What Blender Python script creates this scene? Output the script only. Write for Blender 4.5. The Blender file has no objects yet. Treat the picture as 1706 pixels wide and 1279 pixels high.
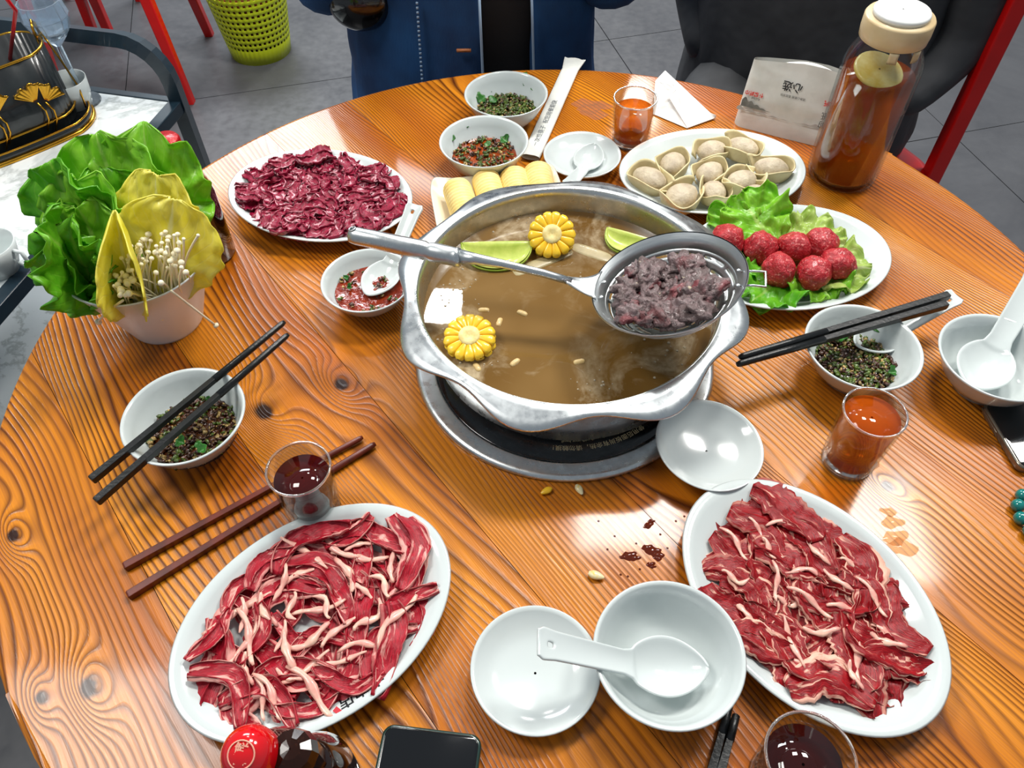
import bpy, bmesh, math, random
from mathutils import Vector, Matrix, Euler, noise
R_=random.Random(7)
pi=math.pi; T=0.75; CH=0.63; FPX=1312.0; PITCH=math.radians(51.3); ROLL=math.radians(-0.82)
sc=bpy.context.scene; C=sc.collection
# ---------------- camera
cd=bpy.data.cameras.new('camera'); cam=bpy.data.objects.new('camera',cd); C.objects.link(cam)
cam.matrix_world=Matrix.Translation((0,0,T+CH))@Matrix.Rotation(pi/2-PITCH,4,'X')@Matrix.Rotation(ROLL,4,'Z')
cd.sensor_width=36; cd.lens=FPX/1706*36; cd.clip_start=.01; sc.camera=cam
# ---------------- world, lamps, exposure
w=bpy.data.worlds.new('world'); sc.world=w; w.use_nodes=True
w.node_tree.nodes['Background'].inputs[0].default_value=(.80,.90,1,1)
w.node_tree.nodes['Background'].inputs[1].default_value=.27
def lamp(x,y,sx,sy,e,col=(1,.97,.92)):
    l=bpy.data.lights.new('ceiling_lamp','AREA'); l.shape='RECTANGLE'; l.size=sx; l.size_y=sy; l.energy=e; l.color=col
    o=bpy.data.objects.new('ceiling_lamp',l); C.objects.link(o); o.location=(x,y,T+2.1)
lamp(.45,1.56,.42,.36,33)
lamp(-.32,2.56,.17,.19,9)
lamp(1.35,1.45,.45,.45,36)
lamp(-1.35,.65,.8,.6,30)
lamp(-1.05,4.05,1.5,1.0,115,(.93,.97,1))
lamp(.65,4.4,.5,.5,50)
sc.view_settings.view_transform='Standard'; sc.view_settings.look='None'; sc.view_settings.exposure=0.15; sc.view_settings.gamma=1
sc.view_settings.use_curve_mapping=False

# ---------------- helpers
def P(px,py,z=0.0):
    """point at height z over the table top seen at photo pixel px,py"""
    x=(px-853)/FPX; y=-(py-639.5)/FPX; c,s=math.cos(ROLL),math.sin(ROLL); x,y=c*x-s*y,s*x+c*y
    d=Vector((x,math.cos(PITCH)+y*math.sin(PITCH),-math.sin(PITCH)+y*math.cos(PITCH)))
    t=(z-CH)/d.z; return Vector((d.x*t,d.y*t,T+z))
def lerp(a,b,t): return a+(b-a)*t
def tag(o,label=None,cat=None,group=None,kind=None):
    if label:o['label']=label
    if cat:o['category']=cat
    if group:o['group']=group
    if kind:o['kind']=kind
    return o
def empty(name,loc,label,cat,group=None,rz=0):
    o=bpy.data.objects.new(name,None); C.objects.link(o); o.location=loc; o.rotation_euler=(0,0,rz); o.empty_display_size=.02
    return tag(o,label,cat,group)
def mesh(name,v,f,m,uv=None,smooth=True):
    me=bpy.data.meshes.new(name); me.from_pydata([tuple(a) for a in v],[],f); 
    if uv:
        l=me.uv_layers.new(name='UVMap')
        for lp in me.loops: l.data[lp.index].uv=uv[lp.vertex_index]
    if smooth: me.polygons.foreach_set('use_smooth',[True]*len(me.polygons))
    for mm in (m if isinstance(m,(list,tuple)) else [m]): me.materials.append(mm)
    me.update(); return me
def link(name,me,parent=None,loc=None,rot=None,label=None,cat=None,group=None,kind=None,mat4=None,scale=None):
    o=bpy.data.objects.new(name,me); C.objects.link(o)
    if parent:o.parent=parent
    if mat4 is not None:o.matrix_local=mat4
    if loc is not None:o.location=loc
    if rot is not None:o.rotation_euler=rot
    if scale is not None:o.scale=(scale,)*3 if not hasattr(scale,'__len__') else scale
    return tag(o,label,cat,group,kind)
class MB:
    def __init__(s): s.v=[];s.f=[];s.uv=[]
    def add(s,v,f,uv=None):
        n=len(s.v); s.v+=[Vector(a) for a in v]; s.f+=[tuple(i+n for i in q) for q in f]; s.uv+=uv or [(0,0)]*len(v)
    def box(s,c,d,rz=0,b=0):
        c=Vector(c); M=Matrix.Rotation(rz,3,'Z'); v=[c+M@Vector((x*d[0]/2,y*d[1]/2,z*d[2]/2)) for x in(-1,1) for y in(-1,1) for z in(-1,1)]
        s.add(v,[(0,1,3,2),(4,6,7,5),(0,4,5,1),(2,3,7,6),(0,2,6,4),(1,5,7,3)])
    def tube(s,pts,r,n=8,caps=True,squash=1,closed=False):
        pts=[Vector(p) for p in pts]; k=len(pts); rr=r if hasattr(r,'__len__') else [r]*k
        v=[];f=[]; up=None
        for i,p in enumerate(pts):
            a=pts[i-1] if (i>0 or closed) else p; b=pts[(i+1)%k] if (i<k-1 or closed) else p; t=(b-a).normalized()
            if up is None: up=Vector((0,0,1)) if abs(t.z)<.9 else Vector((1,0,0))
            x=t.cross(up).normalized(); y=x.cross(t).normalized(); up=y
            for j in range(n):
                q=2*pi*(j+.5)/n; v.append(p+x*math.cos(q)*rr[i]+y*math.sin(q)*rr[i]*squash)
        for i in range(k if closed else k-1):
            for j in range(n): a=i*n+j;b=i*n+(j+1)%n;i2=(i+1)%k; f.append((a,b,i2*n+(j+1)%n,i2*n+j))
        if caps and not closed: f.append(tuple(range(n))[::-1]); f.append(tuple((k-1)*n+j for j in range(n)))
        s.add(v,f)
    def lathe(s,prof,n=48,sx=1,sy=1,cap0=True,cap1=True,off=(0,0,0),fr=None):
        v=[];f=[];k=len(prof);uv=[]
        for i,(r,z) in enumerate(prof):
            for j in range(n):
                a=2*pi*j/n; q=fr(a,i) if fr else 1; v.append((off[0]+r*q*sx*math.cos(a),off[1]+r*q*sy*math.sin(a),off[2]+z)); uv.append((j/n,i/k))
        for i in range(k-1):
            for j in range(n): f.append((i*n+j,i*n+(j+1)%n,(i+1)*n+(j+1)%n,(i+1)*n+j))
        if cap0: f.append(tuple(range(n))[::-1])
        if cap1: f.append(tuple((k-1)*n+j for j in range(n)))
        s.add(v,f,uv)
    def grid(s,fn,nu,nv,uvf=None,wrap=False):
        v=[];f=[];uv=[]
        for i in range(nu+1):
            for j in range(nv if wrap else nv+1): v.append(fn(i/nu,j/nv)); uv.append((i/nu,j/nv))
        w=nv if wrap else nv+1
        for i in range(nu):
            for j in range(nv): f.append((i*w+j,i*w+(j+1)%w,(i+1)*w+(j+1)%w,(i+1)*w+j))
        s.add(v,f,uv)
    def ball(s,c,r,nu=8,nv=12,sq=(1,1,1)):
        c=Vector(c); v=[c+Vector((0,0,r*sq[2]))];f=[]
        for i in range(1,nu):
            a=pi*i/nu
            for j in range(nv): b=2*pi*j/nv; v.append(c+Vector((r*sq[0]*math.sin(a)*math.cos(b),r*sq[1]*math.sin(a)*math.sin(b),r*sq[2]*math.cos(a))))
        v.append(c-Vector((0,0,r*sq[2])))
        for j in range(nv): f.append((0,1+j,1+(j+1)%nv)); f.append((len(v)-1,1+(nu-2)*nv+(j+1)%nv,1+(nu-2)*nv+j))
        for i in range(nu-2):
            for j in range(nv): a=1+i*nv+j;b=1+i*nv+(j+1)%nv; f.append((a,a+nv,b+nv,b))
        s.add(v,f)
    def me(s,name,m,smooth=True): return mesh(name,s.v,s.f,m,s.uv,smooth)
    def obj(s,name,m,parent=None,smooth=True,sub=0,bev=0,solid=0,**k):
        o=link(name,s.me(name,m,smooth),parent,**k)
        if solid: a=o.modifiers.new('solid','SOLIDIFY'); a.thickness=solid; a.offset=0
        if bev: a=o.modifiers.new('bev','BEVEL'); a.width=bev; a.segments=3; a.limit_method='ANGLE'
        if sub: a=o.modifiers.new('sub','SUBSURF'); a.levels=sub; a.render_levels=sub
        return o
def frame(o,x,n):
    """matrix with origin o, X along x, Z near n"""
    x=Vector(x).normalized(); n=Vector(n); y=n.cross(x).normalized(); z=x.cross(y)
    return Matrix(((x.x,y.x,z.x,o[0]),(x.y,y.y,z.y,o[1]),(x.z,y.z,z.z,o[2]),(0,0,0,1)))
def nz(x,y=0,z=0,s=1): return noise.noise(Vector((x,y,z))*s)
# ---------------- materials
def lin(c):
    if isinstance(c,str): c=[int(c[i:i+2],16)/255 for i in (0,2,4)]
    return tuple((x/12.92 if x<=.04045 else ((x+.055)/1.055)**2.4) for x in c)+(1,)
class Nd:
    def __init__(s,name):
        s.m=bpy.data.materials.new(name); s.m.use_nodes=True; s.t=s.m.node_tree; s.b=s.t.nodes['Principled BSDF']
    def n(s,ty,**k):
        a=s.t.nodes.new(ty)
        for q,v in k.items(): setattr(a,q,v)
        return a
    def put(s,sock,v):
        if isinstance(v,bpy.types.NodeSocket): s.t.links.new(v,sock)
        elif v is not None: sock.default_value=v
    def M(s,op,a,b=None,c=None,clamp=False):
        n=s.n('ShaderNodeMath',operation=op,use_clamp=clamp)
        for i,v in enumerate((a,b,c)): s.put(n.inputs[i],v)
        return n.outputs[0]
    def noise(s,vec,scale,det=3,rough=.5,dist=0):
        n=s.n('ShaderNodeTexNoise'); s.put(n.inputs['Vector'],vec); n.inputs['Scale'].default_value=scale; n.inputs['Detail'].default_value=det; n.inputs['Roughness'].default_value=rough; n.inputs['Distortion'].default_value=dist
        return n.outputs[0]
    def ramp(s,f,st):
        n=s.n('ShaderNodeValToRGB'); s.put(n.inputs[0],f); e=n.color_ramp.elements
        while len(e)<len(st): e.new(.5)
        for q,(p,c) in zip(e,st): q.position=p; q.color=lin(c)
        return n.outputs[0]
    def mr(s,v,a,b,c=0,d=1):
        n=s.n('ShaderNodeMapRange'); s.put(n.inputs[0],v)
        for i,x in enumerate((a,b,c,d)): n.inputs[i+1].default_value=x
        return n.outputs[0]
    def mix(s,f,a,b):
        n=s.n('ShaderNodeMix',data_type='RGBA'); s.put(n.inputs[0],f)
        for i,v in ((6,a),(7,b)):
            s.put(n.inputs[i],v if isinstance(v,bpy.types.NodeSocket) else lin(v))
        return n.outputs[2]
    def co(s,k='Object'): 
        return s.n('ShaderNodeTexCoord').outputs[k]
    def mp(s,vec,scale=(1,1,1),loc=(0,0,0),rot=(0,0,0)):
        n=s.n('ShaderNodeMapping'); s.put(n.inputs[0],vec); n.inputs[1].default_value=loc; n.inputs[2].default_value=rot; n.inputs[3].default_value=scale; return n.outputs[0]
    def bump(s,h,strength=.3,dist=.001):
        n=s.n('ShaderNodeBump'); n.inputs['Strength'].default_value=strength; n.inputs['Distance'].default_value=dist; s.put(n.inputs['Height'],h); s.t.links.new(n.outputs[0],s.b.inputs['Normal'])
    def S(s,**k):
        for q,v in k.items():
            q={'col':'Base Color','rough':'Roughness','metal':'Metallic','coat':'Coat Weight','crough':'Coat Roughness','trans':'Transmission Weight','ior':'IOR','sss':'Subsurface Weight','alpha':'Alpha','sheen':'Sheen Weight'}[q]
            if isinstance(v,str) or (isinstance(v,tuple) and len(v)==3): v=lin(v)
            s.put(s.b.inputs[q],v)
        return s
def mat(name,col,rough=.5,metal=0,noi=None,bump=None,**k):
    n=Nd(name); n.S(rough=rough,metal=metal,**k)
    if noi:
        c2,scale=noi[:2]; lo,hi=(noi[2:] or (.35,.65)); n.S(col=n.mix(n.mr(n.noise(n.co(),scale,4,.6),lo,hi),col,c2))
    else: n.S(col=col)
    if bump: n.bump(n.noise(n.co(),bump[0],3),bump[1],bump[2] if len(bump)>2 else .001)
    if k.get('sss'): n.b.inputs['Subsurface Radius'].default_value=(.01,.006,.004)
    return n.m
def wood_mat():
    n=Nd('table_wood'); o=n.co(); a=math.radians(-53)
    sp=n.n('ShaderNodeSeparateXYZ'); n.put(sp.inputs[0],n.mp(o,rot=(0,0,-a))); t,s_=sp.outputs[0],sp.outputs[1]
    rnd=n.n('ShaderNodeObjectInfo').outputs['Random']; ro=n.M('MULTIPLY',rnd,7.0)
    def cv(ts,ss):
        c=n.n('ShaderNodeCombineXYZ'); n.put(c.inputs[0],n.M('MULTIPLY',t,ts)); n.put(c.inputs[1],n.M('MULTIPLY',s_,ss)); n.put(c.inputs[2],ro); return c.outputs[0]
    wander=n.M('MULTIPLY',n.M('SUBTRACT',n.noise(cv(1.5,7),1,1.5,.4),.5),36)
    w2=n.M('MULTIPLY',n.M('SUBTRACT',n.noise(cv(5,18),1,2),.5),1.0)
    h=n.M('ADD',n.M('ADD',n.M('MULTIPLY',s_,185),wander),w2)
    knots=None
    ca,sa=math.cos(-a),math.sin(-a)
    for px,py,sz in ((440,685,1.0),(568,640,.75),(22,892,.6),(148,1145,.8),(68,1162,.5),(1478,810,.55)):
        p=P(px,py)-Vector((CX,CY,0)); kt=ca*p.x-sa*p.y; ks=sa*p.x+ca*p.y
        dt=n.M('DIVIDE',n.M('SUBTRACT',t,kt),.045*sz); ds=n.M('DIVIDE',n.M('SUBTRACT',s_,ks),.022*sz)
        d2=n.M('ADD',n.M('MULTIPLY',dt,dt),n.M('MULTIPLY',ds,ds))
        g=n.M('EXPONENT',n.M('MULTIPLY',d2,-1)); h=n.M('ADD',h,n.M('MULTIPLY',g,8*sz))
        dd=n.M('ADD',n.M('POWER',n.M('DIVIDE',n.M('SUBTRACT',t,kt),.0125*sz),2),n.M('POWER',n.M('DIVIDE',n.M('SUBTRACT',s_,ks),.0095*sz),2))
        kd=n.mr(n.M('ADD',dd,n.M('MULTIPLY',n.noise(o,90),.8)),.8,1.7,1,0); knots=kd if knots is None else n.M('MAXIMUM',knots,kd)
    ph=n.M('FRACT',h)
    line=n.ramp(ph,[(0,(.1,)*3),(.3,(.16,)*3),(.58,(.7,)*3),(.78,(1,)*3),(.92,(.75,)*3),(1,(.1,)*3)])
    lv=n.n('ShaderNodeSeparateColor'); n.put(lv.inputs[0],line); L=lv.outputs[0]
    fib=n.noise(cv(14,700),1,2); big=n.noise(cv(1.6,9),1,2)
    amt=n.mr(n.noise(cv(1.1,16),1,1),.3,.62,.35,1)
    L=n.M('MULTIPLY',L,amt)
    light=n.mix(n.mr(big,.32,.68),'e89420','b05c0a')
    col=n.mix(L,light,'451a03')
    col=n.mix(n.mr(fib,.35,.75,0,.34),col,'7a3006')
    col=n.mix(knots,col,'2a0f04')
    n.S(col=col,rough=n.mr(fib,.2,.8,.24,.36),coat=.28,crough=.09)
    n.b.inputs['Specular IOR Level'].default_value=.3
    n.bump(n.M('ADD',n.M('MULTIPLY',L,1.0),n.M('MULTIPLY',fib,.5)),.6,.0007)
    return n.m
def meat_mat(name,lean,dark,fat,edge,streak,seed=0):
    n=Nd(name); uv=n.co('UV'); sp=n.n('ShaderNodeSeparateXYZ'); n.put(sp.inputs[0],uv); u,v=sp.outputs[0],sp.outputs[1]
    rnd=n.n('ShaderNodeObjectInfo').outputs['Random']
    c=n.n('ShaderNodeCombineXYZ'); n.put(c.inputs[0],n.M('MULTIPLY',u,3.0)); n.put(c.inputs[1],n.M('MULTIPLY',v,7)); n.put(c.inputs[2],n.M('MULTIPLY',rnd,20)); vec=c.outputs[0]
    st=n.noise(vec,1.0,4,.6,.6); fine=n.noise(n.mp(vec,(1.5,3,1)),2.5,3)
    f1=n.mr(st,1-streak-.04,1-streak+.04)
    ed=n.M('ADD',n.M('ABSOLUTE',n.M('SUBTRACT',v,.5)),n.M('MULTIPLY',n.M('SUBTRACT',n.noise(vec,1.3,2),.5),.5))
    f2=n.mr(ed,edge-.03,edge+.02)
    f=n.M('MAXIMUM',n.M('MULTIPLY',f1,.85),n.M('MULTIPLY',f2,n.mr(rnd,.2,.7,.25,1)))
    col=n.mix(n.mr(fine,.3,.7),lean,dark); col=n.mix(f,col,fat)
    n.S(col=col,rough=.42,sss=.03); n.b.inputs['Specular IOR Level'].default_value=.32; n.b.inputs['Subsurface Radius'].default_value=(.006,.002,.001)
    n.bump(n.M('ADD',fine,n.noise(n.co(),260,2)),.45,.0008); return n.m
def leaf_mat(name,c1,c2,rib,vs=9):
    n=Nd(name); sp=n.n('ShaderNodeSeparateXYZ'); n.put(sp.inputs[0],n.co('UV')); u,v=sp.outputs[0],sp.outputs[1]
    av=n.M('ABSOLUTE',n.M('SUBTRACT',v,.5))
    mid=n.mr(n.M('SUBTRACT',av,n.M('MULTIPLY',n.M('SUBTRACT',1,u),.045)),.0,.02,1,0)
    wv=n.M('SINE',n.M('ADD',n.M('MULTIPLY',n.M('SUBTRACT',u,n.M('MULTIPLY',av,1.1)),vs*6.28),n.M('MULTIPLY',n.noise(n.co(),30,2),5))); ve=n.mr(wv,.9,1,0,.28)
    nn=n.noise(n.co(),45,4,.6)
    col=n.mix(n.mr(nn,.3,.7),c1,c2); col=n.mix(ve,col,rib); col=n.mix(mid,col,rib); col=n.mix(n.mr(u,.0,.3,.8,0),col,rib)
    n.S(col=col,rough=.36,coat=.15); n.b.inputs['Specular IOR Level'].default_value=.5
    tr=n.n('ShaderNodeBsdfTranslucent'); n.put(tr.inputs[0],col); mx=n.n('ShaderNodeMixShader'); mx.inputs[0].default_value=.38
    n.t.links.new(n.b.outputs[0],mx.inputs[1]); n.t.links.new(tr.outputs[0],mx.inputs[2]); n.t.links.new(mx.outputs[0],n.t.nodes['Material Output'].inputs[0])
    n.bump(n.M('ADD',nn,n.M('MULTIPLY',ve,-.4)),.6,.002); return n.m
def steel(name,col='dde1e2',rough=.2,sc_=(6,6,6),bs=.1):
    n=Nd(name); o=n.co(); f=n.noise(n.mp(o,sc_),14,4,.6); n.S(col=n.mix(n.mr(f,.3,.7),col,tuple(x*.84 for x in lin(col)[:3]) and 'c0c6c8'),metal=1,rough=n.mr(f,.3,.7,rough*.75,rough*1.35)); n.bump(f,bs,.001); return n.m
CX,CY,TR=.0548,.5437,.5712
MW=wood_mat()
CER=mat('white_ceramic','cdd5d4',.14,coat=.4,crough=.05)
MELA=mat('cream_melamine','e8dfc9',.25)
ST=steel('polished_steel',rough=.30,bs=.04); STB=steel('brushed_steel',rough=.38,sc_=(3,3,30))
BLK=mat('black_glass','07080b',.06,coat=.6,crough=.02)
BCH=mat('black_stick','0b0d0e',.34,noi=('16191a',60),bump=(300,.3))
RCH=mat('red_brown_wood','6a2410',.36,noi=('45140a',40))
GL=Nd('clear_glass'); _m=GL.n('ShaderNodeMixShader'); _t=GL.n('ShaderNodeBsdfTransparent'); _t.inputs[0].default_value=(.93,.955,.95,1); _g=GL.n('ShaderNodeBsdfGlossy'); _g.inputs['Roughness'].default_value=.02
_f=GL.n('ShaderNodeLayerWeight'); _f.inputs[0].default_value=.22; _fm=GL.mr(_f.outputs['Fresnel'],0,1,.015,.42)
GL.t.links.new(_fm,_m.inputs[0]); GL.t.links.new(_t.outputs[0],_m.inputs[1]); GL.t.links.new(_g.outputs[0],_m.inputs[2]); GL.t.links.new(_m.outputs[0],GL.t.nodes['Material Output'].inputs[0]); GL=GL.m
def liquid(name,c,tr=.6,rough=.02):
    n=Nd(name).S(col=c,rough=rough,coat=.5,crough=.02); t=n.n('ShaderNodeBsdfTransparent'); cc=lin(c); t.inputs[0].default_value=tuple(min(1,x**.6*1.02) for x in cc[:3])+(1,)
    m=n.n('ShaderNodeMixShader'); m.inputs[0].default_value=tr; n.t.links.new(n.b.outputs[0],m.inputs[1]); n.t.links.new(t.outputs[0],m.inputs[2]); n.t.links.new(m.outputs[0],n.t.nodes['Material Output'].inputs[0]); return n.m
TEA=liquid('pale_tea','e07a20',.6); TEA2=liquid('red_tea','dc6410',.55); TEA3=liquid('bottle_tea','b04c08',.42); WINE=liquid('dark_drink','4a0c08',.3); WINE2=liquid('deep_red_drink','340806',.25)
M1=meat_mat('marbled_beef','b8102a','80081a','eeb0a4',.44,.40)
M2=meat_mat('red_beef','a80c18','66060e','ecb6a0',.47,.38)
M3=meat_mat('maroon_beef','a60a3a','640824','f0c0c8',.60,.405)
FAT=mat('beef_fat','dc8f86',.35,noi=('f0c8b0',45),coat=.2,sss=.1)
NAVY=mat('navy_metal','13232e',.3,noi=('1b303c',9),coat=.3)
MARB=None
n=Nd('white_marble'); nn=n.noise(n.co(),3.5,6,.65,1.2); n.S(col=n.ramp(nn,[(0,'dfe6e8'),(.46,'dde3e4'),(.5,'b4bab9'),(.54,'dfe4e4'),(1,'e8ecec')]),rough=.16); MARB=n.m
REDM=mat('red_lacquer_metal','d80a06',.3,coat=.5,noi=('b80604',5))
GOLD=mat('gold_metal','d8a43a',.22,1,noi=('c08a28',30))

# ================= STRUCTURE
def floor():
    n=Nd('floor_tile'); o=n.co(); rnd=n.n('ShaderNodeObjectInfo').outputs['Random']; gp=n.n('ShaderNodeNewGeometry').outputs['Position']
    f=n.noise(gp,3,6,.65,.5); g=n.noise(gp,40,3)
    n.S(col=n.mix(n.M('ADD',n.mr(f,.3,.7,0,.8),n.M('MULTIPLY',rnd,.15)),'414246','58595c'),rough=n.mr(g,.3,.7,.28,.45)); n.bump(g,.15,.001); mt=n.m
    gr=mat('floor_grout','2e2e30',.8)
    b=MB(); b.box((0,0,-.012),(9.6,9.6,.02)); f0=b.obj('floor',gr,None,False,loc=(1.32,2.03,0),rot=(0,0,math.radians(14)),kind='structure')
    b=MB(); b.box((0,0,0),(.797,.797,.008)); me=b.me('tile',mt,False)
    for i in range(-6,6):
        for j in range(-6,6):
            link('tile',me,f0,loc=(i*.8+.4,j*.8+.4,R_.uniform(-.0003,.0003)))
floor()

# ================= ROUND TABLE
def table():
    t=empty('round_table',(CX,CY,T),'round orange-brown pine table with dark grain carrying the whole hotpot meal','table')
    a=math.radians(-53); M=Matrix.Rotation(a,4,'Z'); wd=.127; s0=-.063-wd*4
    for k in range(10):
        a0=max(-TR+1e-4,s0+k*wd); b0=min(TR-1e-4,s0+(k+1)*wd)
        if b0-a0<.002: continue
        N=14; g=.0003; L=[]
        for i in range(N+1):
            u=i/N
            if a0<=-TR+1e-3: u=1-math.cos(u*pi/2)
            if b0>=TR-1e-3: u=math.sin(u*pi/2)
            s=lerp(a0+g,b0-g,u); e=[]
            for dr,z in ((.007,0),(.003,-.0012),(.0006,-.004),(0,-.008),(0,-.03)):
                R=TR-dr; e.append((math.sqrt(max(0,R*R-s*s)),z))
            L.append([(-x,s,z) for x,z in reversed(e)]+[(x,s,z) for x,z in e])
        v=[p for r in L for p in r]; w_=10; f=[]
        for i in range(N):
            for j in range(w_-1): f.append((i*w_+j,i*w_+j+1,(i+1)*w_+j+1,(i+1)*w_+j))
            f.append((i*w_+w_-1,i*w_,(i+1)*w_,(i+1)*w_+w_-1))
        f.append(tuple(range(w_))[::-1]); f.append(tuple(N*w_+j for j in range(w_)))
        v=[M@Vector(p) for p in v]
        link('plank',mesh('plank',v,f,MW,smooth=False),t)
    b=MB(); b.lathe([(.30,-.70-.05),(.30,-.735),(.06,-.71),(.05,-.6),(.05,-.06),(.25,-.045),(.25,-.031)],32); b.obj('pedestal',NAVY,t)
    return t
table()

# ================= INDUCTION COOKER
def text_me(s,size,m,mapf,ext=.00015,bold=0):
    c=bpy.data.curves.new('t','FONT'); c.body=s; c.size=size; c.offset=bold; c.resolution_u=2
    o=bpy.data.objects.new('t',c); C.objects.link(o); bpy.context.view_layer.update()
    me=bpy.data.meshes.new_from_object(o.evaluated_get(bpy.context.evaluated_depsgraph_get())); bpy.data.objects.remove(o); bpy.data.curves.remove(c)
    bm=bmesh.new(); bm.from_mesh(me); bpy.data.meshes.remove(me)
    v=[mapf(q.co.x,q.co.y) for q in bm.verts]; f=[tuple(q.index for q in x.verts) for x in bm.faces]; bm.free()
    w_=max((q.x for q in v),default=0)
    return mesh('lettering',v,f,m,smooth=False)
def arc_text(s,size,m,r,a0,z,ctr=(0,0),bold=0,dirn=-1,sy=1):
    def f(x,y):
        a=a0+dirn*x/r*sy; return Vector((ctr[0]+(r+y)*math.cos(a),ctr[1]+(r+y)*math.sin(a),z))
    return text_me(s,size,m,f,bold=bold)
def cooker():
    t=empty('induction_cooker',(.0548,.541,T),'round black glass induction cooker with wide steel ring set in table centre','cooker')
    b=MB(); b.lathe([(.125,0),(.154,0),(.1555,.0015),(.1555,.004),(.153,.0062),(.150,.0068),(.1375,.0048),(.1355,.0048),(.1355,.001),(.125,.0005)],96,cap0=False,cap1=False); b.obj('steel_ring',ST,t,label='wide polished steel ring')
    b=MB(); b.lathe([(.1354,.0006),(.1354,.0042),(.134,.0046),(.0001,.0046)],96,cap1=False); gp=b.obj('glass_plate',BLK,t)
    b=MB(); b.tube([(.002+.127*math.cos(2*pi*j/80),.019+.127*math.sin(2*pi*j/80),.0046) for j in range(80)],.0011,5,closed=True,squash=.4); b.obj('printed_ring',mat('orange_ring','c87838',.5),gp)
    GT=mat('gold_print','e0cfa4',.5); cz=.00475
    O=Vector((.0548,.541,T))
    q=P(1068,706,.005)-O; a0=math.atan2(q.y,q.x); q2=P(912,752,.005)-O; a1=math.atan2(q2.y,q2.x); r=(q.xy.length+q2.xy.length)/2-.0035
    s='使用后面板尚有余热，请勿触摸！'; size=abs(a0-a1)*r/len(s)*1.0
    link('lettering',arc_text(s,size,GT,r,a0,cz),gp)
    link('lettering',arc_text("After using please don't touch with your hand!",size*.62,GT,r-.0068,a0,cz,sy=1.06),gp)
cooker()

# ================= POT
PC=Vector((.057,.560,T)); SOUP=.060
def pot():
    t=empty('hotpot',(PC.x,PC.y,T+.0048),'large stainless steel hotpot with eight-lobed wavy flange full of brown broth','pot')
    z0=-.0048; lob=lambda a:math.cos(8*(a-math.radians(28)))
    prof=[(.0,.0,0,0),(.110,.0,0,0),(.126,.004,0,0),(.137,.018,0,0),(.143,.045,0,0),(.1465,.078,0,0),(.148,.0855,0,0),(.1505,.0868,.05,0),(.156,.0855,.3,.3),(.162,.0845,.65,.7),(.168,.0835,1,1),(.1692,.0815,1,1),(.1680,.0805,1,1)]
    def fn(zoff,ro):
        def g(i,a):
            r,z,k,kz=prof[i]; 
            return Vector(((r+ro+k*.0078*lob(a))*math.cos(a),(r+ro+k*.0078*lob(a))*math.sin(a),z+z0+zoff+kz*(-.0035*lob(a)-.001)))
        return g
    b=MB(); g=fn(.001,0); np_=len(prof); N=160
    v=[];f=[]
    for i in range(1,np_): v+=[g(i,2*pi*j/N) for j in range(N)]
    h=fn(0,.0012)
    outer=list(range(7,0,-1)); 
    for i in outer:
        v+=[Vector((p.x,p.y,p.z-(.0035 if i==7 else .001))) for p in (h(i,2*pi*j/N) for j in range(N))]
    k=np_-1+len(outer)
    for i in range(k-1):
        for j in range(N): f.append((i*N+j,i*N+(j+1)%N,(i+1)*N+(j+1)%N,(i+1)*N+j))
    f.append(tuple(range(N))[::-1]); f.append(tuple((k-1)*N+j for j in range(N)))
    b.add(v,f); b.obj('pot_body',ST,t)
    # rolled inner lip
    b=MB(); b.tube([(.1497*math.cos(2*pi*j/96),.1497*math.sin(2*pi*j/96),.0868+z0) for j in range(96)],.0011,6,closed=True); b.obj('inner_lip',ST,t)
    # broth
    n=Nd('brown_broth'); o=n.co(); a=n.noise(o,16,5,.62,.8); c2=n.noise(o,120,3,.6)
    sp=n.n('ShaderNodeSeparateXYZ'); n.put(sp.inputs[0],o); rr=n.M('SQRT',n.M('ADD',n.M('MULTIPLY',sp.outputs[0],sp.outputs[0]),n.M('MULTIPLY',sp.outputs[1],sp.outputs[1])))
    scum=n.M('MULTIPLY',n.mr(a,.49,.66),n.mr(rr,.06,.13,.25,1)); scum=n.M('MULTIPLY',scum,n.mr(c2,.3,.6,.35,1))
    base=n.mix(n.mr(n.noise(o,9,2),.35,.65),'7d6036','66491f')
    n.S(col=n.mix(n.M('MULTIPLY',scum,.75),base,'c3b394'),rough=.02); n.b.inputs['Specular IOR Level'].default_value=.35
    n.bump(n.M('ADD',n.noise(o,35,3),n.M('MULTIPLY',c2,.25)),.02,.0012); SO=n.m
    b=MB()
    def sf(u,vv):
        r=u*.1445; a=2*pi*vv; x,y=r*math.cos(a),r*math.sin(a); return Vector((x,y,SOUP+z0+.00015*nz(x*20,y*20)))
    b.grid(sf,44,96,wrap=True); b.obj('broth',SO,t)
    BU=Nd('bubble').S(col='e8dcc0',trans=.6,rough=.05,ior=1.2).m
    b=MB(); rn=random.Random(3)
    for c in [(-.09,.09,.03),(.03,.035,.02),(.02,-.12,.03),(.09,-.06,.03),(-.11,.02,.02),(-.03,.13,.02),(-.1,-.05,.03)]:
        for i in range(22):
            x,y=rn.gauss(c[0],c[2]*.6),rn.gauss(c[1],c[2]*.6)
            if x*x+y*y<.14**2: b.ball((x,y,SOUP+z0),rn.uniform(.0006,.0017),4,7,(1,1,.6))
    b.obj('bubbles',BU,t,kind='stuff')
pot()
def sp(px,py,dz=0):
    q=P(px,py,SOUP+dz); return q
CY1=mat('corn_yellow','f5b80c',.3,noi=('f8cf33',60),coat=.3,sss=.1); COB=mat('corn_cob','efe0a0',.6,noi=('d9bd6a',120),bump=(200,.5))
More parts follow.
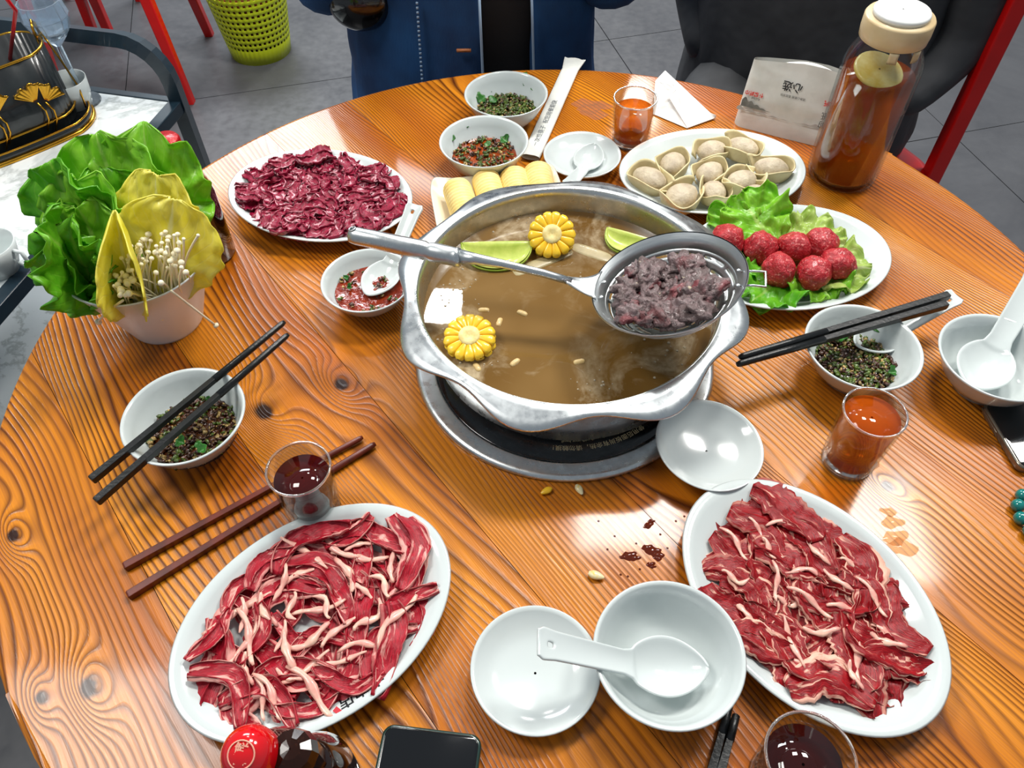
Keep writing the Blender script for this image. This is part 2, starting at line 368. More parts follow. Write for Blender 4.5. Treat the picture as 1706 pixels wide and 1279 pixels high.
def kernel_me():
    b=MB(); 
    def g(u,v):
        a=v*2*pi; e=math.sin(pi*u)**.6; e=max(.02,(1-u**7))**.5; x=.0075+.0160*u; w=x*.246*e
        return Vector((x,w*math.copysign(abs(math.cos(a))**.45,math.cos(a)),(.0044*e+.0006*math.sin(pi*u))*math.copysign(abs(math.sin(a))**.45,math.sin(a))))
    b.grid(g,12,16,wrap=True); return b.me('kernel',CY1)
KM=kernel_me()
def corn(px,py,tilt,label,dz=.003,s=1.0):
    q=sp(px,py,dz); t=empty('corn_slice',q,label,'corn','corn slices floating in the broth'); t.rotation_euler=tilt; t.scale=(s,)*3
    b=MB(); b.lathe([(.0095,-.0095),(.0098,-.0085),(.0098,.0085),(.0088,.0097),(.004,.0090),(.0001,.0080)],20,cap1=False); b.obj('cob_core',COB,t)
    for z in (-.0045,.0042):
        for k in range(14): link('kernel',KM,t,loc=(0,0,z),rot=(0,0,2*pi*k/14+R_.uniform(-.03,.03)))
corn(919,393,(.62,.0,0),'yellow corn slice floating at the far side of the broth next to the green wedge',.014,1.08)
corn(783,566,(.22,-.08,.2),'yellow corn slice floating at the near left side of the broth',.006,1.08)
GW=mat('green_wedge_skin','8fae2e',.35,noi=('b4c850',40),coat=.3,sss=.1); GF=mat('green_flesh','c3cf60',.35,noi=('a9bd45',70),coat=.3)
def wedge(a,b_,w,label,dz=.004):
    A,B=sp(*a,dz),sp(*b_,dz); M=frame((A+B)/2,B-A,(0,-.30,.95)); L=(B-A).length/2
    t=empty('green_wedge',(0,0,0),label,'vegetable','pale green vegetable wedges in the broth'); t.matrix_world=M
    b=MB(); b.grid(lambda u,v:Vector((L*math.cos(pi*u)*-1,-w*math.sin(pi*u)**.8*math.cos(v*pi/2.0)*1.0,-.012*math.sin(pi*u)**.7*math.sin(v*pi))),22,8); b.obj('skin',GW,t,solid=.0012)
    b=MB(); b.grid(lambda u,v:Vector((L*.97*math.cos(pi*u)*-1,-w*.96*math.sin(pi*u)**.8*(1-v),.0016*math.sin(pi*u)-.006*math.sin(pi*v)*math.sin(pi*u))),22,6); b.obj('flesh',GF,t,solid=.001)
wedge((768,404),(886,402),.034,'pale green wedge floating beside the ladle handle in the broth',.013)
wedge((1012,378),(1084,398),.026,'pale green wedge half hidden behind the skimmer ring in the broth',.010)
WT=mat('white_radish','b0a27a',.4,noi=('9a8a60',50),coat=.1)
def chunk(px,py,d,rz,label,m=WT,dz=-.001):
    b=MB(); 
    b.grid(lambda u,v:Vector((d[0]/2*math.copysign(abs(math.cos(pi*u))**.6,-math.cos(pi*u)),d[1]/2*math.sin(pi*u)**.35*math.copysign(abs(math.cos(2*pi*v))**.55,math.cos(2*pi*v)),d[2]/2*math.sin(pi*u)**.35*math.copysign(abs(math.sin(2*pi*v))**.55,math.sin(2*pi*v)))),14,16,wrap=True)
    b.obj('radish_piece',m,None,loc=sp(px,py,dz),rot=(0,0,rz),label=label,cat='vegetable',group='white radish pieces in the broth')
chunk(905,440,(.075,.016,.010),.5,'long pale radish strip just under the broth beneath the skimmer handle',dz=-.0035)
chunk(985,425,(.05,.018,.010),-.5,'pale radish strip floating right of the far corn slice',dz=-.004)
PEA=mat('peanut','d9bd83',.4,noi=('c7a566',80),coat=.2)
b=MB(); b.grid(lambda u,v:Vector(((-math.cos(pi*u))*.0058,(.0030+.0005*abs(math.cos(pi*u)))*math.sin(pi*u)**.6*math.cos(2*pi*v),.0028*math.sin(pi*u)**.6*math.sin(2*pi*v))),10,10,wrap=True); PM=b.me('peanut',PEA)
for i,(px,py) in enumerate(((806,517),(832,537),(870,522),(858,604),(795,612),(965,603))):
    link('peanut',PM,loc=sp(px,py,-.0006),rot=(0,0,i*1.3),label='small pale peanut floating in the brown broth',cat='peanut',group='peanuts floating in the broth')

# ================= SKIMMER
def skimmer():
    c=Vector((.142,.5157,T+.1318)); nrm=Vector((-.2954,.1004,1)).normalized()
    he=P(580,390,.135); M=frame(c,(he-c)-nrm*((he-c).dot(nrm)),nrm); Mi=M.inverted()
    t=empty('skimmer_ladle',(0,0,0),'long handled stainless steel slotted skimmer lying across the hotpot','skimmer'); t.matrix_world=M
    R=.07
    n_=Nd('slotted_steel'); n_.S(col='d2d6d6',metal=1,rough=.36); SM=n_.m
    # bowl: rim flange (solid) + slotted wall built with real slots
    b=MB(); b.lathe([(R,.001),(R+.0006,0),(R,-.0012),(.066,-.0045),(.0605,-.0115),(.0598,-.0110),(.0655,-.0036),(.0693,.0003)],96,cap0=False,cap1=False); b.obj('rim',STB,t)
    b=MB(); N=144; prof=[]
    for k in range(25): a=math.radians(lerp(22,90,k/24)); prof.append((.0652*math.cos(a),-.0440*math.sin(a)+.0052))
    v=[];f=[]
    for r,z in prof: v+=[Vector((max(r,.0004)*math.cos(2*pi*j/N),max(r,.0004)*math.sin(2*pi*j/N),z)) for j in range(N)]
    for i in range(24):
        r=prof[i][0]
        for j in range(N):
            slot=False
            if i in (2,3,6,7,10,11,14,15,18,19):
                per=12 if i<12 else (16 if i<18 else 24); off=(i//4)*5
                slot=((j+off)%per)>=2 and (i%4 in (2,3) and i%2==0)
            if not slot: f.append((i*N+j,i*N+(j+1)%N,(i+1)*N+(j+1)%N,(i+1)*N+j))
    b.add(v,f); b.obj('slotted_bowl',SM,t,solid=.0008)
    # yoke, shaft, grip
    hp=Mi@he; e0=Vector((R-.002,0,.0)); pts=[]
    dirn=(hp-e0)
    b=MB(); 
    def yk(u,v):
        w=lerp(.020,.0045,u**.6); a=(v-.5)*2
        x=lerp(R-.004,R+.022,u); 
        if u<.3: x-= (a*w)**2/(2*R)*(1-u/.3)
        return Vector((x,a*w,.002+.010*u*u+.003*(1-abs(a))*u))
    b.grid(yk,10,8); b.obj('yoke',STB,t,solid=.0018)
    s0=Vector((R+.018,0,.0095)); L=(hp-s0)
    def at_(k,bow=0): return s0+L*k+Vector((0,0,bow))
    b=MB(); b.tube([at_(0),at_(.12,.003),at_(.3,.004),at_(.42,.003),at_(.5,.001)],[.0038,.0040,.0042,.0055,.0078],14); b.obj('shaft',ST,t)
    b=MB(); b.tube([at_(.485,.001),at_(.5),at_(.51),at_(.52),at_(.54),at_(.62),at_(.64),at_(.655),at_(.96),at_(.99),at_(1.0)],[.0080,.0093,.0096,.0088,.0090,.0094,.0080,.0093,.0086,.0072,.003],20); gr=b.obj('grip',ST,t)
    b=MB(); ring=at_(.965)+Vector((0,0,.0083)); b.tube([ring+Vector((.0035*math.cos(a),.0030*math.sin(a),0)) for a in [2*pi*k/14 for k in range(14)]],.0007,6,closed=True)
    b.obj('hole_rim',ST,gr)
    b=MB(); b.lathe([(.0031,.0),(.0030,.0004)],14,off=tuple(ring-Vector((0,0,.0001)))); b.obj('hanging_hole',BLK,gr)
    b=MB()
    for s in(-1,1): b.ball((R-.009,s*.0105,-.0033),.0022,6,10,(1,1,.55)); b.ball((-R+.009,s*.010,-.0033),.0020,6,10,(1,1,.55))
    b.obj('rivets',ST,t,kind='stuff')
    b=MB(); b.tube([(-R+.007,.010,-.004),(-R-.004,.010,-.005),(-R-.014,.011,-.007),(-R-.014,-.009,-.007),(-R-.004,-.009,-.005),(-R+.007,-.009,-.004)],.0011,8); b.obj('wire_hook',ST,t)
    return t,M
SKM=skimmer()[1]
bpy.context.view_layer.update()
def blob_me(name,m,r,amp,fs,seed,sq=(1,1,1),nu=16,nv=22,ridge=False):
    b=MB(); 
    b.ball((0,0,0),1,nu,nv); vv=[]
    for p in b.v:
        d=1+amp*nz(p.x,p.y,p.z+seed*3.1,fs)+amp*.5*nz(p.x,p.y,p.z+seed*7,fs*2.5)
        if ridge: d+=amp*.7*abs(nz(p.x*fs*1.8,p.y*fs*1.8,seed))
        vv.append(Vector((p.x*r*sq[0],p.y*r*sq[1],p.z*r*sq[2]))*d)
    b.v=vv; return b.me(name,m)
n=Nd('boiled_beef'); rnd=n.n('ShaderNodeObjectInfo').outputs['Random']; o=n.co(); f=n.noise(o,220,4,.65,.4)
c=n.mix(n.mr(f,.3,.7),'3c2e2a','90797a'); c=n.mix(n.mr(n.noise(o,60,2),.45,.6),c,n.mix(n.mr(rnd,.6,.9),'5c4a48','78383c')); c=n.mix(n.mr(n.noise(n.mp(o,loc=(3,2,1)),70,1),.76,.79),c,'d0c0a4')
n.S(col=c,rough=.42,coat=.15); n.bump(f,.9,.003); BB=n.m
def region(x,y,a,b):
    h='left' if x>a else 'right' if x<-a else ''; v='far' if y<-b else 'near' if y>b else ''
    return ', centre' if not(h or v) else ', '+(v+' '+h).strip()+' side'
def cooked():
    ms=[blob_me('boiled_beef_piece',BB,.0105,.75,1.6,s,(1.15,.9,.6),18,26,True) for s in range(7)]; rn=random.Random(5)
    pts=[]
    for k in range(46):
        for tr in range(30):
            r=.041*math.sqrt(rn.random()); a=rn.uniform(0,2*pi); x,y=r*math.cos(a)+.004,r*math.sin(a)+.005
            if all((x-p[0])**2+(y-p[1])**2>.0115**2 for p in pts): pts.append((x,y)); break
    for i,(x,y) in enumerate(pts):
        rr=math.hypot(x,y); z=-.0155+(rr/.05)**2*.009+rn.uniform(-.003,.005)
        Mm=SKM@Matrix.Translation((x,y,z))@Euler((rn.uniform(-.6,.6),rn.uniform(-.6,.6),rn.uniform(0,6.28))).to_matrix().to_4x4()
        o=link('boiled_beef_piece',ms[i%7],label='grey brown boiled beef piece on top of the heap in the skimmer'+region(x,y,.014,.014),cat='meat',group='boiled beef in the skimmer'); o.matrix_world=Mm; s=rn.uniform(.9,1.4); o.scale=(s,s,s)
    # filling layer of lower pieces
    for i in range(16):
        r=.030*math.sqrt(rn.random()); a=rn.uniform(0,2*pi)
        o=link('boiled_beef_piece',ms[i%7],label='boiled beef piece under the heap at the bottom of the steel skimmer',cat='meat',group='boiled beef in the skimmer')
        o.matrix_world=SKM@Matrix.Translation((r*math.cos(a),r*math.sin(a),-.0215))@Euler((0,0,a*3)).to_matrix().to_4x4()
cooked()

# ================= CROCKERY
def plate_me():
    b=MB(); pr=[(.60,.0),(.62,.0),(.68,.0035),(.86,.0125),(.99,.0195),(1.0,.0208),(.985,.0218),(.90,.0178),(.78,.0105),(.70,.0065),(.60,.0055),(.3,.005),(.001,.005)]
    b.lathe([(r,z) for r,z in pr],96,.119,.0875,cap1=False); return b.me('oval_plate',CER)
OPM=plate_me()
def oval(cx,cy,ang,label):
    return link('oval_plate',OPM,loc=(cx,cy,T),rot=(0,0,math.radians(ang)),label=label,cat='plate',group='white oval plates')
PBL=(-.1614,.255,37.4); PBR=(.2397,.2643,-56.4); PTL=(-.234,.795,-20); PDU=(.2572,.8317,8); PMB=(.3156,.6717,10)
oval(*PBL,'white oval plate of marbled beef with black calligraphy on its rim')
oval(*PBR,'white oval plate of red beef slices right of the large bowl with the spoon')
oval(*PTL,'white oval plate of dark maroon beef under the end of the skimmer handle')
oval(*PDU,'white oval plate of folded dumplings in front of the tissue packet')
oval(*PMB,'white oval plate of raw meatballs on lettuce right of the skimmer')
INK=mat('black_ink','14181c',.5); SEAL=mat('red_seal','c4122a',.5)
def calli():
    # brush writing printed on the rim of the near left plate
    cx,cy,an=PBL; C0=Vector((cx,cy,T)); par=[o for o in C.objects if o.name=='oval_plate'][0]; Mi=par.matrix_basis.inverted()
    for s,px,py,sz in (('大',627,1134,.0125),('肉',601,1150,.0125),('店',577,1168,.012)):
        q=P(px,py,.017)
        up=Vector((.52,-.85,0)).normalized(); rt=Vector((up.y,-up.x,0))
        rt=-Vector((-up.y,up.x,0))
        def f(x,y,q=q,sz=sz): 
            p=q+rt*(x-sz*.5)+up*(y-sz*.38); l=Mi@p; rr=math.hypot(l.x/.119,l.y/.0875); z=lerp(.0105,.0178,(rr-.78)/.12) if rr<.90 else lerp(.0178,.0218,(rr-.90)/.085); return Vector((l.x,l.y,max(z,.0055)+.0003))
        link('lettering',text_me(s,sz,INK,f,bold=.0002),par)
    q=P(563,1185,.017); b=MB(); l=Mi@q; rr=math.hypot(l.x/.119,l.y/.0875); b.box((l.x,l.y,lerp(.0105,.0178,(rr-.78)/.12)+.0004),(.0042,.006,.0006),.3); b.obj('printed_seal',SEAL,par,False)
bpy.context.view_layer.update(); calli()
def bowl_me(R,H,fr=.5):
    k=R/.057; h=H/.045; b=MB()
    b.lathe([(.026*k,0),(.028*k,.0),(.0285*k,.004*h),(.036*k,.010*h),(.046*k,.0225*h),(.0525*k,.036*h),(.0562*k,.0425*h),(.0572*k,.0445*h),(.0560*k,.0455*h),(.0535*k,.0435*h),(.0495*k,.034*h),(.043*k,.022*h),(.034*k,.0125*h),(.022*k,.008*h),(.001,.0072*h)],72,cap1=False); return b.me('bowl',CER)
BM=bowl_me(.0565,.045); BS=bowl_me(.050,.034)
b=MB(); b.lathe([(.026,0),(.028,0),(.0285,.003),(.040,.008),(.0485,.0150),(.0505,.0178),(.0495,.0186),(.0465,.0160),(.038,.0098),(.028,.0062),(.001,.0055)],72,cap1=False); SA=b.me('saucer',CER)
def bowl(px,py,label,me=BM,h=.045,name='bowl',cat='bowl',rot=(0,0,0),grp='white porcelain bowls',dz=0):
    q=P(px,py,h+dz); q.z=T+dz; return link(name,me,loc=q,rot=rot,label=label,cat=cat,group=grp)
B1=bowl(305,690,'white bowl of brown herb dip under the pair of black chopsticks at left')
B2=bowl(843,155,'white bowl of chopped green herbs at the far edge of the table')
B3=bowl(806,234,'white bowl of reddish oily herb dip in front of the herb bowl')
B4=bowl(1439,575,'white bowl of dark herb dip under the black chopsticks at right')
B5=bowl(1666,592,'empty white bowl with a spoon at the right edge of the photo')
B6=bowl(1115,1085,'empty white bowl with a spoon in the near centre',me=bowl_me(.0567,.045))
B7=bowl(611,465,'small white bowl of red chilli sauce left of the hotpot',BS,.034)
S1=bowl(892,1112,'empty white saucer left of the bowl with the spoon',SA,.018,'saucer','saucer',grp='white saucers')
S2=bowl(1180,738,'empty white saucer leaning on the steel ring of the cooker',SA,.018,'saucer','saucer',rot=(math.radians(2),math.radians(4),0),grp='white saucers',dz=.006)
S3=bowl(970,256,'white saucer with a spoon and sauce smears behind the hotpot',SA,.018,'saucer','saucer',grp='white saucers')

def spoon_me():
    b=MB(); L=.132
    def g(u,v):
        a=(v-.5)*2; x=u*L-.022
        if u<.42:
            k=u/.42; w=.0225*math.sin(pi*(k*.86+.0))**.62 if k>0 else 0; w=max(w,.0001)
            if k>.8: w=max(w,.0082)
            d=-.011*math.sin(pi*min(1,k*.92))**.7*(1-a*a)
            z=d+.002
        else:
            k=(u-.42)/.58; w=lerp(.0088,.0112,k) ; 
            if k>.82: w*=1+.12*math.sin((k-.82)/.18*pi/2)
            if k>.97: w*=.8
            z=.002+.034*k-.0028*(1-a*a)*(1-k*.6)
        if .33<u<.5: w=max(w,lerp(.0145,.0085,(u-.33)/.17))
        return Vector((x,a*w,z))
    nu,nv=66,12; b.grid(g,nu,nv); w_=nv+1
    hole=[f for f in b.f if int(f[0]//w_) in (60,61) and (f[0]%w_) in (5,6)]
    b.f=[f for f in b.f if f not in hole]; return b.me('soup_spoon',CER)
SPM=spoon_me()
def spoon(bp,hp,label,s=1.0):
    bp,hp=Vector(bp),Vector(hp); d=hp-bp; o=link('soup_spoon',SPM,label=label,cat='spoon',group='white porcelain soup spoons')
    a=math.atan2(.034,.105); M=frame(bp,d,(0,0,1))@Matrix.Rotation(a,4,'Y'); o.matrix_world=M@Matrix.Diagonal((s,s,s,1))
    m=o.modifiers.new('s','SOLIDIFY'); m.thickness=.0028; m.offset=1; m=o.modifiers.new('u','SUBSURF'); m.levels=1; m.render_levels=1; return o
spoon(P(1130,1110,.030),P(943,1076,.066),'white soup spoon resting in the near centre bowl with its handle over the saucer',1.0)
spoon(P(628,470,.024),P(668,388,.047),'white soup spoon dipped in the small bowl of red sauce',.9)
spoon(P(1452,566,.024),P(1556,511,.041),'white soup spoon mostly hidden in the dip bowl at right',.9)
spoon(P(1636,618,.030),P(1712,492,.062),'white soup spoon standing in the empty bowl at right edge',1.15)
spoon(P(984,255,.014),P(958,292,.030),'white soup spoon lying in the sauce-smeared saucer',.85)

# ================= SAUCES
def sauce(B,R,z,c1,c2,label,greens,pale,dark,seed,leaves=(),rough=.18,off=(0,0),name='dipping_sauce',cat='sauce'):
    loc=B.location; t=empty(name,(loc.x+off[0],loc.y+off[1],loc.z+z),label,cat); rn=random.Random(seed)
    m=mat('sauce_liquid',c1,rough,noi=(c2,90),coat=.5,bump=(160,.7,.003))
    b=MB(); b.grid(lambda u,v:Vector((u*R*math.cos(2*pi*v),u*R*math.sin(2*pi*v),.0018*nz(u*R*120*math.cos(2*pi*v),u*R*120*math.sin(2*pi*v),seed)-.0005*u)),16,40,wrap=True); b.obj('sauce_surface',m,t)
    def bits(nm,col,cnt,sz,thin,spread=1):
        b=MB()
        for i in range(cnt):
            r=R*.98*math.sqrt(rn.random())*spread; a=rn.uniform(0,2*pi); c=Vector((r*math.cos(a),r*math.sin(a),rn.uniform(.0003,.0026)))
            e=Euler((rn.uniform(-.9,.9),rn.uniform(-.9,.9),rn.uniform(0,6.28))).to_matrix(); s=rn.uniform(.7,1.9)*sz
            v=[c+e@Vector((x*s*.5*rn.uniform(.7,1.2),y*s*(.22 if thin else .4)*rn.uniform(.7,1.3),z_*s*.14)) for x in(-1,1) for y in(-1,1) for z_ in(-1,1)]
            b.add(v,[(0,1,3,2),(4,6,7,5),(0,4,5,1),(2,3,7,6),(0,2,6,4),(1,5,7,3)])
        b.obj(nm,mat(nm,col,.35,noi=(tuple(x*.5 for x in [int(col[i:i+2],16)/255 for i in(0,2,4)]),200),coat=.3),t,kind='stuff')
    if greens: bits('chopped_herbs','566e1a',greens,.0042,True)
    if pale: bits('sesame_and_garlic','c9a866',pale,.0024,False)
    if dark: bits('dark_spice_bits','4e260e',dark,.0030,False)
    for px,py,zz,s in leaves:
        q=P(px,py,zz); q=q-t.location
        b=MB(); ph=rn.uniform(0,6)
        b.grid(lambda u,v:Vector(((u-.5)*s,(v-.5)*s*.62*math.sin(pi*min(1,u*1.02))**.6*(1+.25*math.sin(u*14+ph)),.0018*math.sin(u*7+ph)+.002*abs(v-.5))),10,6)
        M=frame(q,(math.cos(ph),math.sin(ph),.3),(.1,-.55,.8)); b.obj('herb_leaf',mat('herb_green','1f5a14',.4,noi=('2f7420',90)),t,mat4=M,solid=.0005)
sauce(B1,.0415,.0205,'5a2a0c','2e1506','chunky brown herb and sesame dip in the left bowl',110,170,240,1,((335,745,.03,.014),(300,735,.03,.012),(350,668,.035,.011)),off=(.003,-.003))
sauce(B2,.040,.0195,'4a3a14','2c2a10','leafy green herb and garlic dip in the far bowl',420,190,90,2,((878,133,.036,.026),(890,148,.03,.016),(800,163,.026,.02),(810,150,.026,.016),(846,126,.034,.012),(822,166,.026,.02)))
sauce(B3,.042,.0215,'a8480c','6d2606','orange oily herb dip in the bowl in front of the far bowl',90,80,80,3,((780,206,.036,.020),(753,230,.032,.013),(840,232,.026,.016),(812,240,.025,.014)),rough=.08)
sauce(B4,.039,.0185,'38200a','1e1206','dark chunky herb dip in the right bowl',220,200,240,4,((1400,560,.027,.016),(1462,548,.027,.012),(1487,618,.026,.012)))
sauce(B7,.0375,.0180,'8e2c0a','6e1e06','smooth red chilli sauce in the small bowl',16,14,8,6,((577,462,.022,.008),(582,478,.022,.008)),rough=.08)
SC1=mat('sauce_stain','4a1606',.2,coat=.5)
def smear(B,pts,label):
    pass

# ================= MEAT SLICES
def slice_me(name,m,L,W,fold,k,bend,seed,nu=26,nv=14,rag=.10,amp=.005):
    rn=random.Random(seed); ph=rn.uniform(0,6); ph2=rn.uniform(0,6); v=[];uv=[];f=[]
    for side in (1,-1):
        for i in range(nu+1):
            u=i/nu
            for j in range(nv+1):
                q=j/nv; a=bend*(u-.5); cx=L*(u-.5)*math.cos(a*.5); cy=bend*.35*L*((u-.5)**2*2-.25)+.10*W*math.sin(u*7+ph2)
                endt=min(1,math.sin(pi*(.04+.92*u))**.42); rg=1+rag*nz(u*9,q*3,seed)+rag*.6*nz(u*25,seed*2,0)
                yy=(q-.5)*W*endt*rg*fold; 
                z=amp*(.5+.5*math.sin(q*k*2*pi+ph+u*2.2))+amp*.9*nz(u*4.5,q*2.2,seed+5)+amp*.35*nz(u*14,q*7,seed)
                y2=yy+amp*.9*math.sin(q*k*2*pi*1.0+ph+u*2.2+1.3)
                v.append(Vector((cx-math.sin(a)*y2,cy+math.cos(a)*y2,max(z,-amp*.25)+.0007*side))); uv.append((u,q))
    w_=nv+1; o=(nu+1)*w_
    for i in range(nu):
        for j in range(nv): a=i*w_+j; f.append((a,a+w_,a+w_+1,a+1)); f.append((o+a,o+a+1,o+a+w_+1,o+a+w_))
    for i in range(nu): a=i*w_; f.append((a,o+a,o+a+w_,a+w_)); a=i*w_+nv; f.append((a,a+w_,o+a+w_,o+a))
    for j in range(nv): a=j; f.append((a,a+1,o+a+1,o+a)); a=nu*w_+j; f.append((a,o+a,o+a+1,a+1))
    return mesh(name,v,f,m,uv)
def region(x,y,a,b):
    h='left' if x<-a else 'right' if x>a else ''; v='near' if y<-b else 'far' if y>b else ''
    return ', centre' if not(h or v) else ', '+(v+' '+h).strip()+' side'
def lay(pl,mes,cnt,label,group,seed,ang,angj,rmax=.80,zmax=.011,sc_=(.85,1.15),name='beef_slice',cat='meat',layers=3,ex=1.0,skip=None):
    cx,cy,an=pl; an=math.radians(an); rn=random.Random(seed); n_=0; pts=[]
    while n_<cnt:
        best=None
        for tr in range(14):
            r=math.sqrt(rn.random())*rmax; a=rn.uniform(0,2*pi); x,y=r*math.cos(a)*.119*ex,r*math.sin(a)*.0875
            d=min([(x-p[0])**2+(y-p[1])**2 for p in pts[-18:]] or [1])
            if best is None or d>best[0]: best=(d,x,y,r)
        _,x,y,r=best; pts.append((x,y)); lx,ly=x*math.cos(an)-y*math.sin(an),x*math.sin(an)+y*math.cos(an)
        th=an+(ang(x,y) if callable(ang) else ang)+rn.uniform(-angj,angj); lay_=n_/cnt
        rim=max(0,r-.62)*.035
        z=T+.0075+rim+lay_*zmax+rn.uniform(0,.0015)
        tl=rn.uniform(-.10,.10); s=rn.uniform(*sc_)
        # slope up with the rim
        o=link(name,mes[rn.randrange(len(mes))],loc=(cx+lx,cy+ly,z),rot=(tl,rn.uniform(-.08,.08),th),label=label+region(lx,ly,.030,.030)+(', '+('low','mid','top')[min(2,int(lay_*3))]+' layer' if 'slice' in name else ''),cat=cat,group=group,scale=s); n_+=1
BMs=[slice_me('beef_slice',M1,.068,.027,.8,1.4,R_.uniform(-1.6,1.6),s,amp=.0036) for s in range(10)]
lay(PBL,BMs,50,'thin marbled beef slice on the calligraphy plate','beef slices on the calligraphy plate',11,lambda x,y:math.atan2(y,x)+1.5,.7,.75,.008,(.7,1.15))
def strip_me(seed):
    rn=random.Random(seed); b=MB(); L=rn.uniform(.022,.048); k=rn.uniform(.5,1.3); am=rn.uniform(.001,.006)
    pts=[Vector((L*(i/12-.5),am*math.sin(i/12*pi*k*1.5+seed),.0012*math.sin(i/12*6+seed))) for i in range(13)]
    b.tube(pts,[.0005+.0021*math.sin(pi*(.04+.92*i/12))**.8*(1+.35*math.sin(i*1.3+seed*2)) for i in range(13)],8,squash=.42); return b.me('fat_strip',FAT)
FS=[strip_me(s) for s in range(8)]
lay(PBL,FS,34,'pale pink fat strip on the calligraphy plate','fat strips on the calligraphy plate',12,lambda x,y:math.atan2(y,x)+1.5,.8,.66,.003,(.8,1.3),'fat_strip')
for o in [o for o in C.objects if o.name.startswith('fat_strip')]: o.location.z+=.0082
BM2=[slice_me('beef_slice',M2,.066,.036,.88,1.2,R_.uniform(-1.2,1.2),s+20,amp=.0036,rag=.2) for s in range(10)]
lay(PBR,BM2,54,'raw red beef slice on the lower right plate','beef slices on the lower right plate',13,.1,.75,.72,.008,(.75,1.15))
n0=len([o for o in C.objects if o.name.startswith('fat_strip')])
lay(PBR,FS,24,'cream fat strip on the lower right plate','fat strips on the lower right plate',14,.2,.9,.62,.004,(.7,1.1),'fat_strip')
for o in [o for o in C.objects if o.name.startswith('fat_strip')][n0:]: o.location.z+=.0085
BM3=[slice_me('beef_slice',M3,.042,.030,.85,1.8,R_.uniform(-1,1),s+40,amp=.0042,rag=.4,nu=22) for s in range(10)]
lay(PTL,BM3,88,'dark maroon beef slice on the upper left plate','beef slices on the upper left plate',15,.3,1.5,.80,.010,(.75,1.15))

# ================= DUMPLINGS
DW=mat('dumpling_skin','e4d6a8',.5,noi=('ccbb8d',45),sss=.15,bump=(150,.3)); DF=mat('dumpling_filling_skin','c9bba0',.5,noi=('a8977f',90),sss=.1,bump=(220,.6,.002))
def dumpling(px,py,rz,s,where,tilt=(0,0)):
    q=P(px,py,.022); q.z=T+.0095; t=empty('dumpling',q,'folded cream dumpling '+where,'dumpling','dumplings on the oval plate'); t.rotation_euler=(tilt[0],tilt[1],rz); t.scale=(s*1.18,)*3
    sd=px*.1; b=MB(); b.ball((0,0,0),.0165,12,20,(1.1,.85,.62)); b.v=[p*(1+.08*nz(p.x*90,p.y*90,p.z*90+sd)) for p in b.v]; b.v=[p+Vector((0,0,.0085)) for p in b.v]; b.obj('filling_pouch',DF,t)
    b=MB()
    def g(u,v):
        a=lerp(-2.45,2.45,u); e=1-abs(u-.5)*2; R=.0175+.0035*v; ends=(1-e)**3
        h=.001+(.0155*(.35+.65*e**.5))*v+.003*math.sin(u*17+sd)*v*v
        x=-R*math.cos(a)*1.05*(1-.15*ends)*-1; y=R*math.sin(a)
        # tips join and stretch
        k=ends*.9; x=lerp(x,-.019-.010*v,k); y=y*(1-k*.55)
        return Vector((x+.0015*math.sin(u*9+sd),y+.002*v*math.sin(u*11+sd),h+ends*.006*v))
    b.grid(g,36,7); b.obj('wrapper_fold',DW,t,solid=.0013)
for a in ((1082,296,2.4,1.05,'at the left end of the plate'),(1122,270,1.1,.95,'behind the left end dumpling'),(1186,248,.6,.95,'at the back left of the plate'),(1238,244,-.6,1.0,'at the back of the plate'),(1286,278,-.3,1.0,'at the right end of the plate'),(1236,300,-2.6,1.0,'front right near the lettuce'),(1183,285,.9,.95,'in the middle of the plate'),(1190,316,-1.6,.9,'low in the middle front'),(1135,326,-2.4,1.1,'nearest the pot rim'),(1262,318,-.5,.8,'at the front right edge')): dumpling(*a)

# ================= MEATBALLS + LETTUCE
MBm=Nd('raw_meatball'); o=MBm.co(); f=MBm.noise(o,180,4,.65,.6); MBm.S(col=MBm.mix(MBm.mr(f,.3,.62),'9c0c18','c82c34'),rough=.4,coat=.12); 
MBm.S(col=MBm.mix(MBm.mr(MBm.noise(o,330,2),.60,.68),MBm.mix(MBm.mr(f,.3,.62),'900a16','bf2630'),'dc7a74')); MBm.bump(f,.9,.003)
for i,(px,py,wh) in enumerate(((1213,402,'at the left end behind the skimmer'),(1266,414,'second from the left in the back row'),(1322,416,'in the middle of the back row'),(1366,408,'at the right of the back row'),(1297,452,'at the left of the front row'),(1354,457,'in the middle of the front row'),(1394,441,'at the right end of the heap'))):
    q=P(px,py,.028); q.z=T+.0295; link('meatball',blob_me('meatball',MBm.m,.0195,.16,1.4,i,(1,1,.92),20,28),loc=q,rot=(i,i*2,i),label='round raw red meatball '+wh,cat='meatball',group='meatballs on lettuce')
LG=leaf_mat('lettuce_green','78cc22','a8e244','bce470'); LD=leaf_mat('dark_lettuce','52b018','84cf30','9cd04e'); LY=leaf_mat('pale_lettuce','a9cc4a','cfe08a','e4ecb8'); NC=leaf_mat('napa_yellow','f0e634','faf276','f4f0a8')
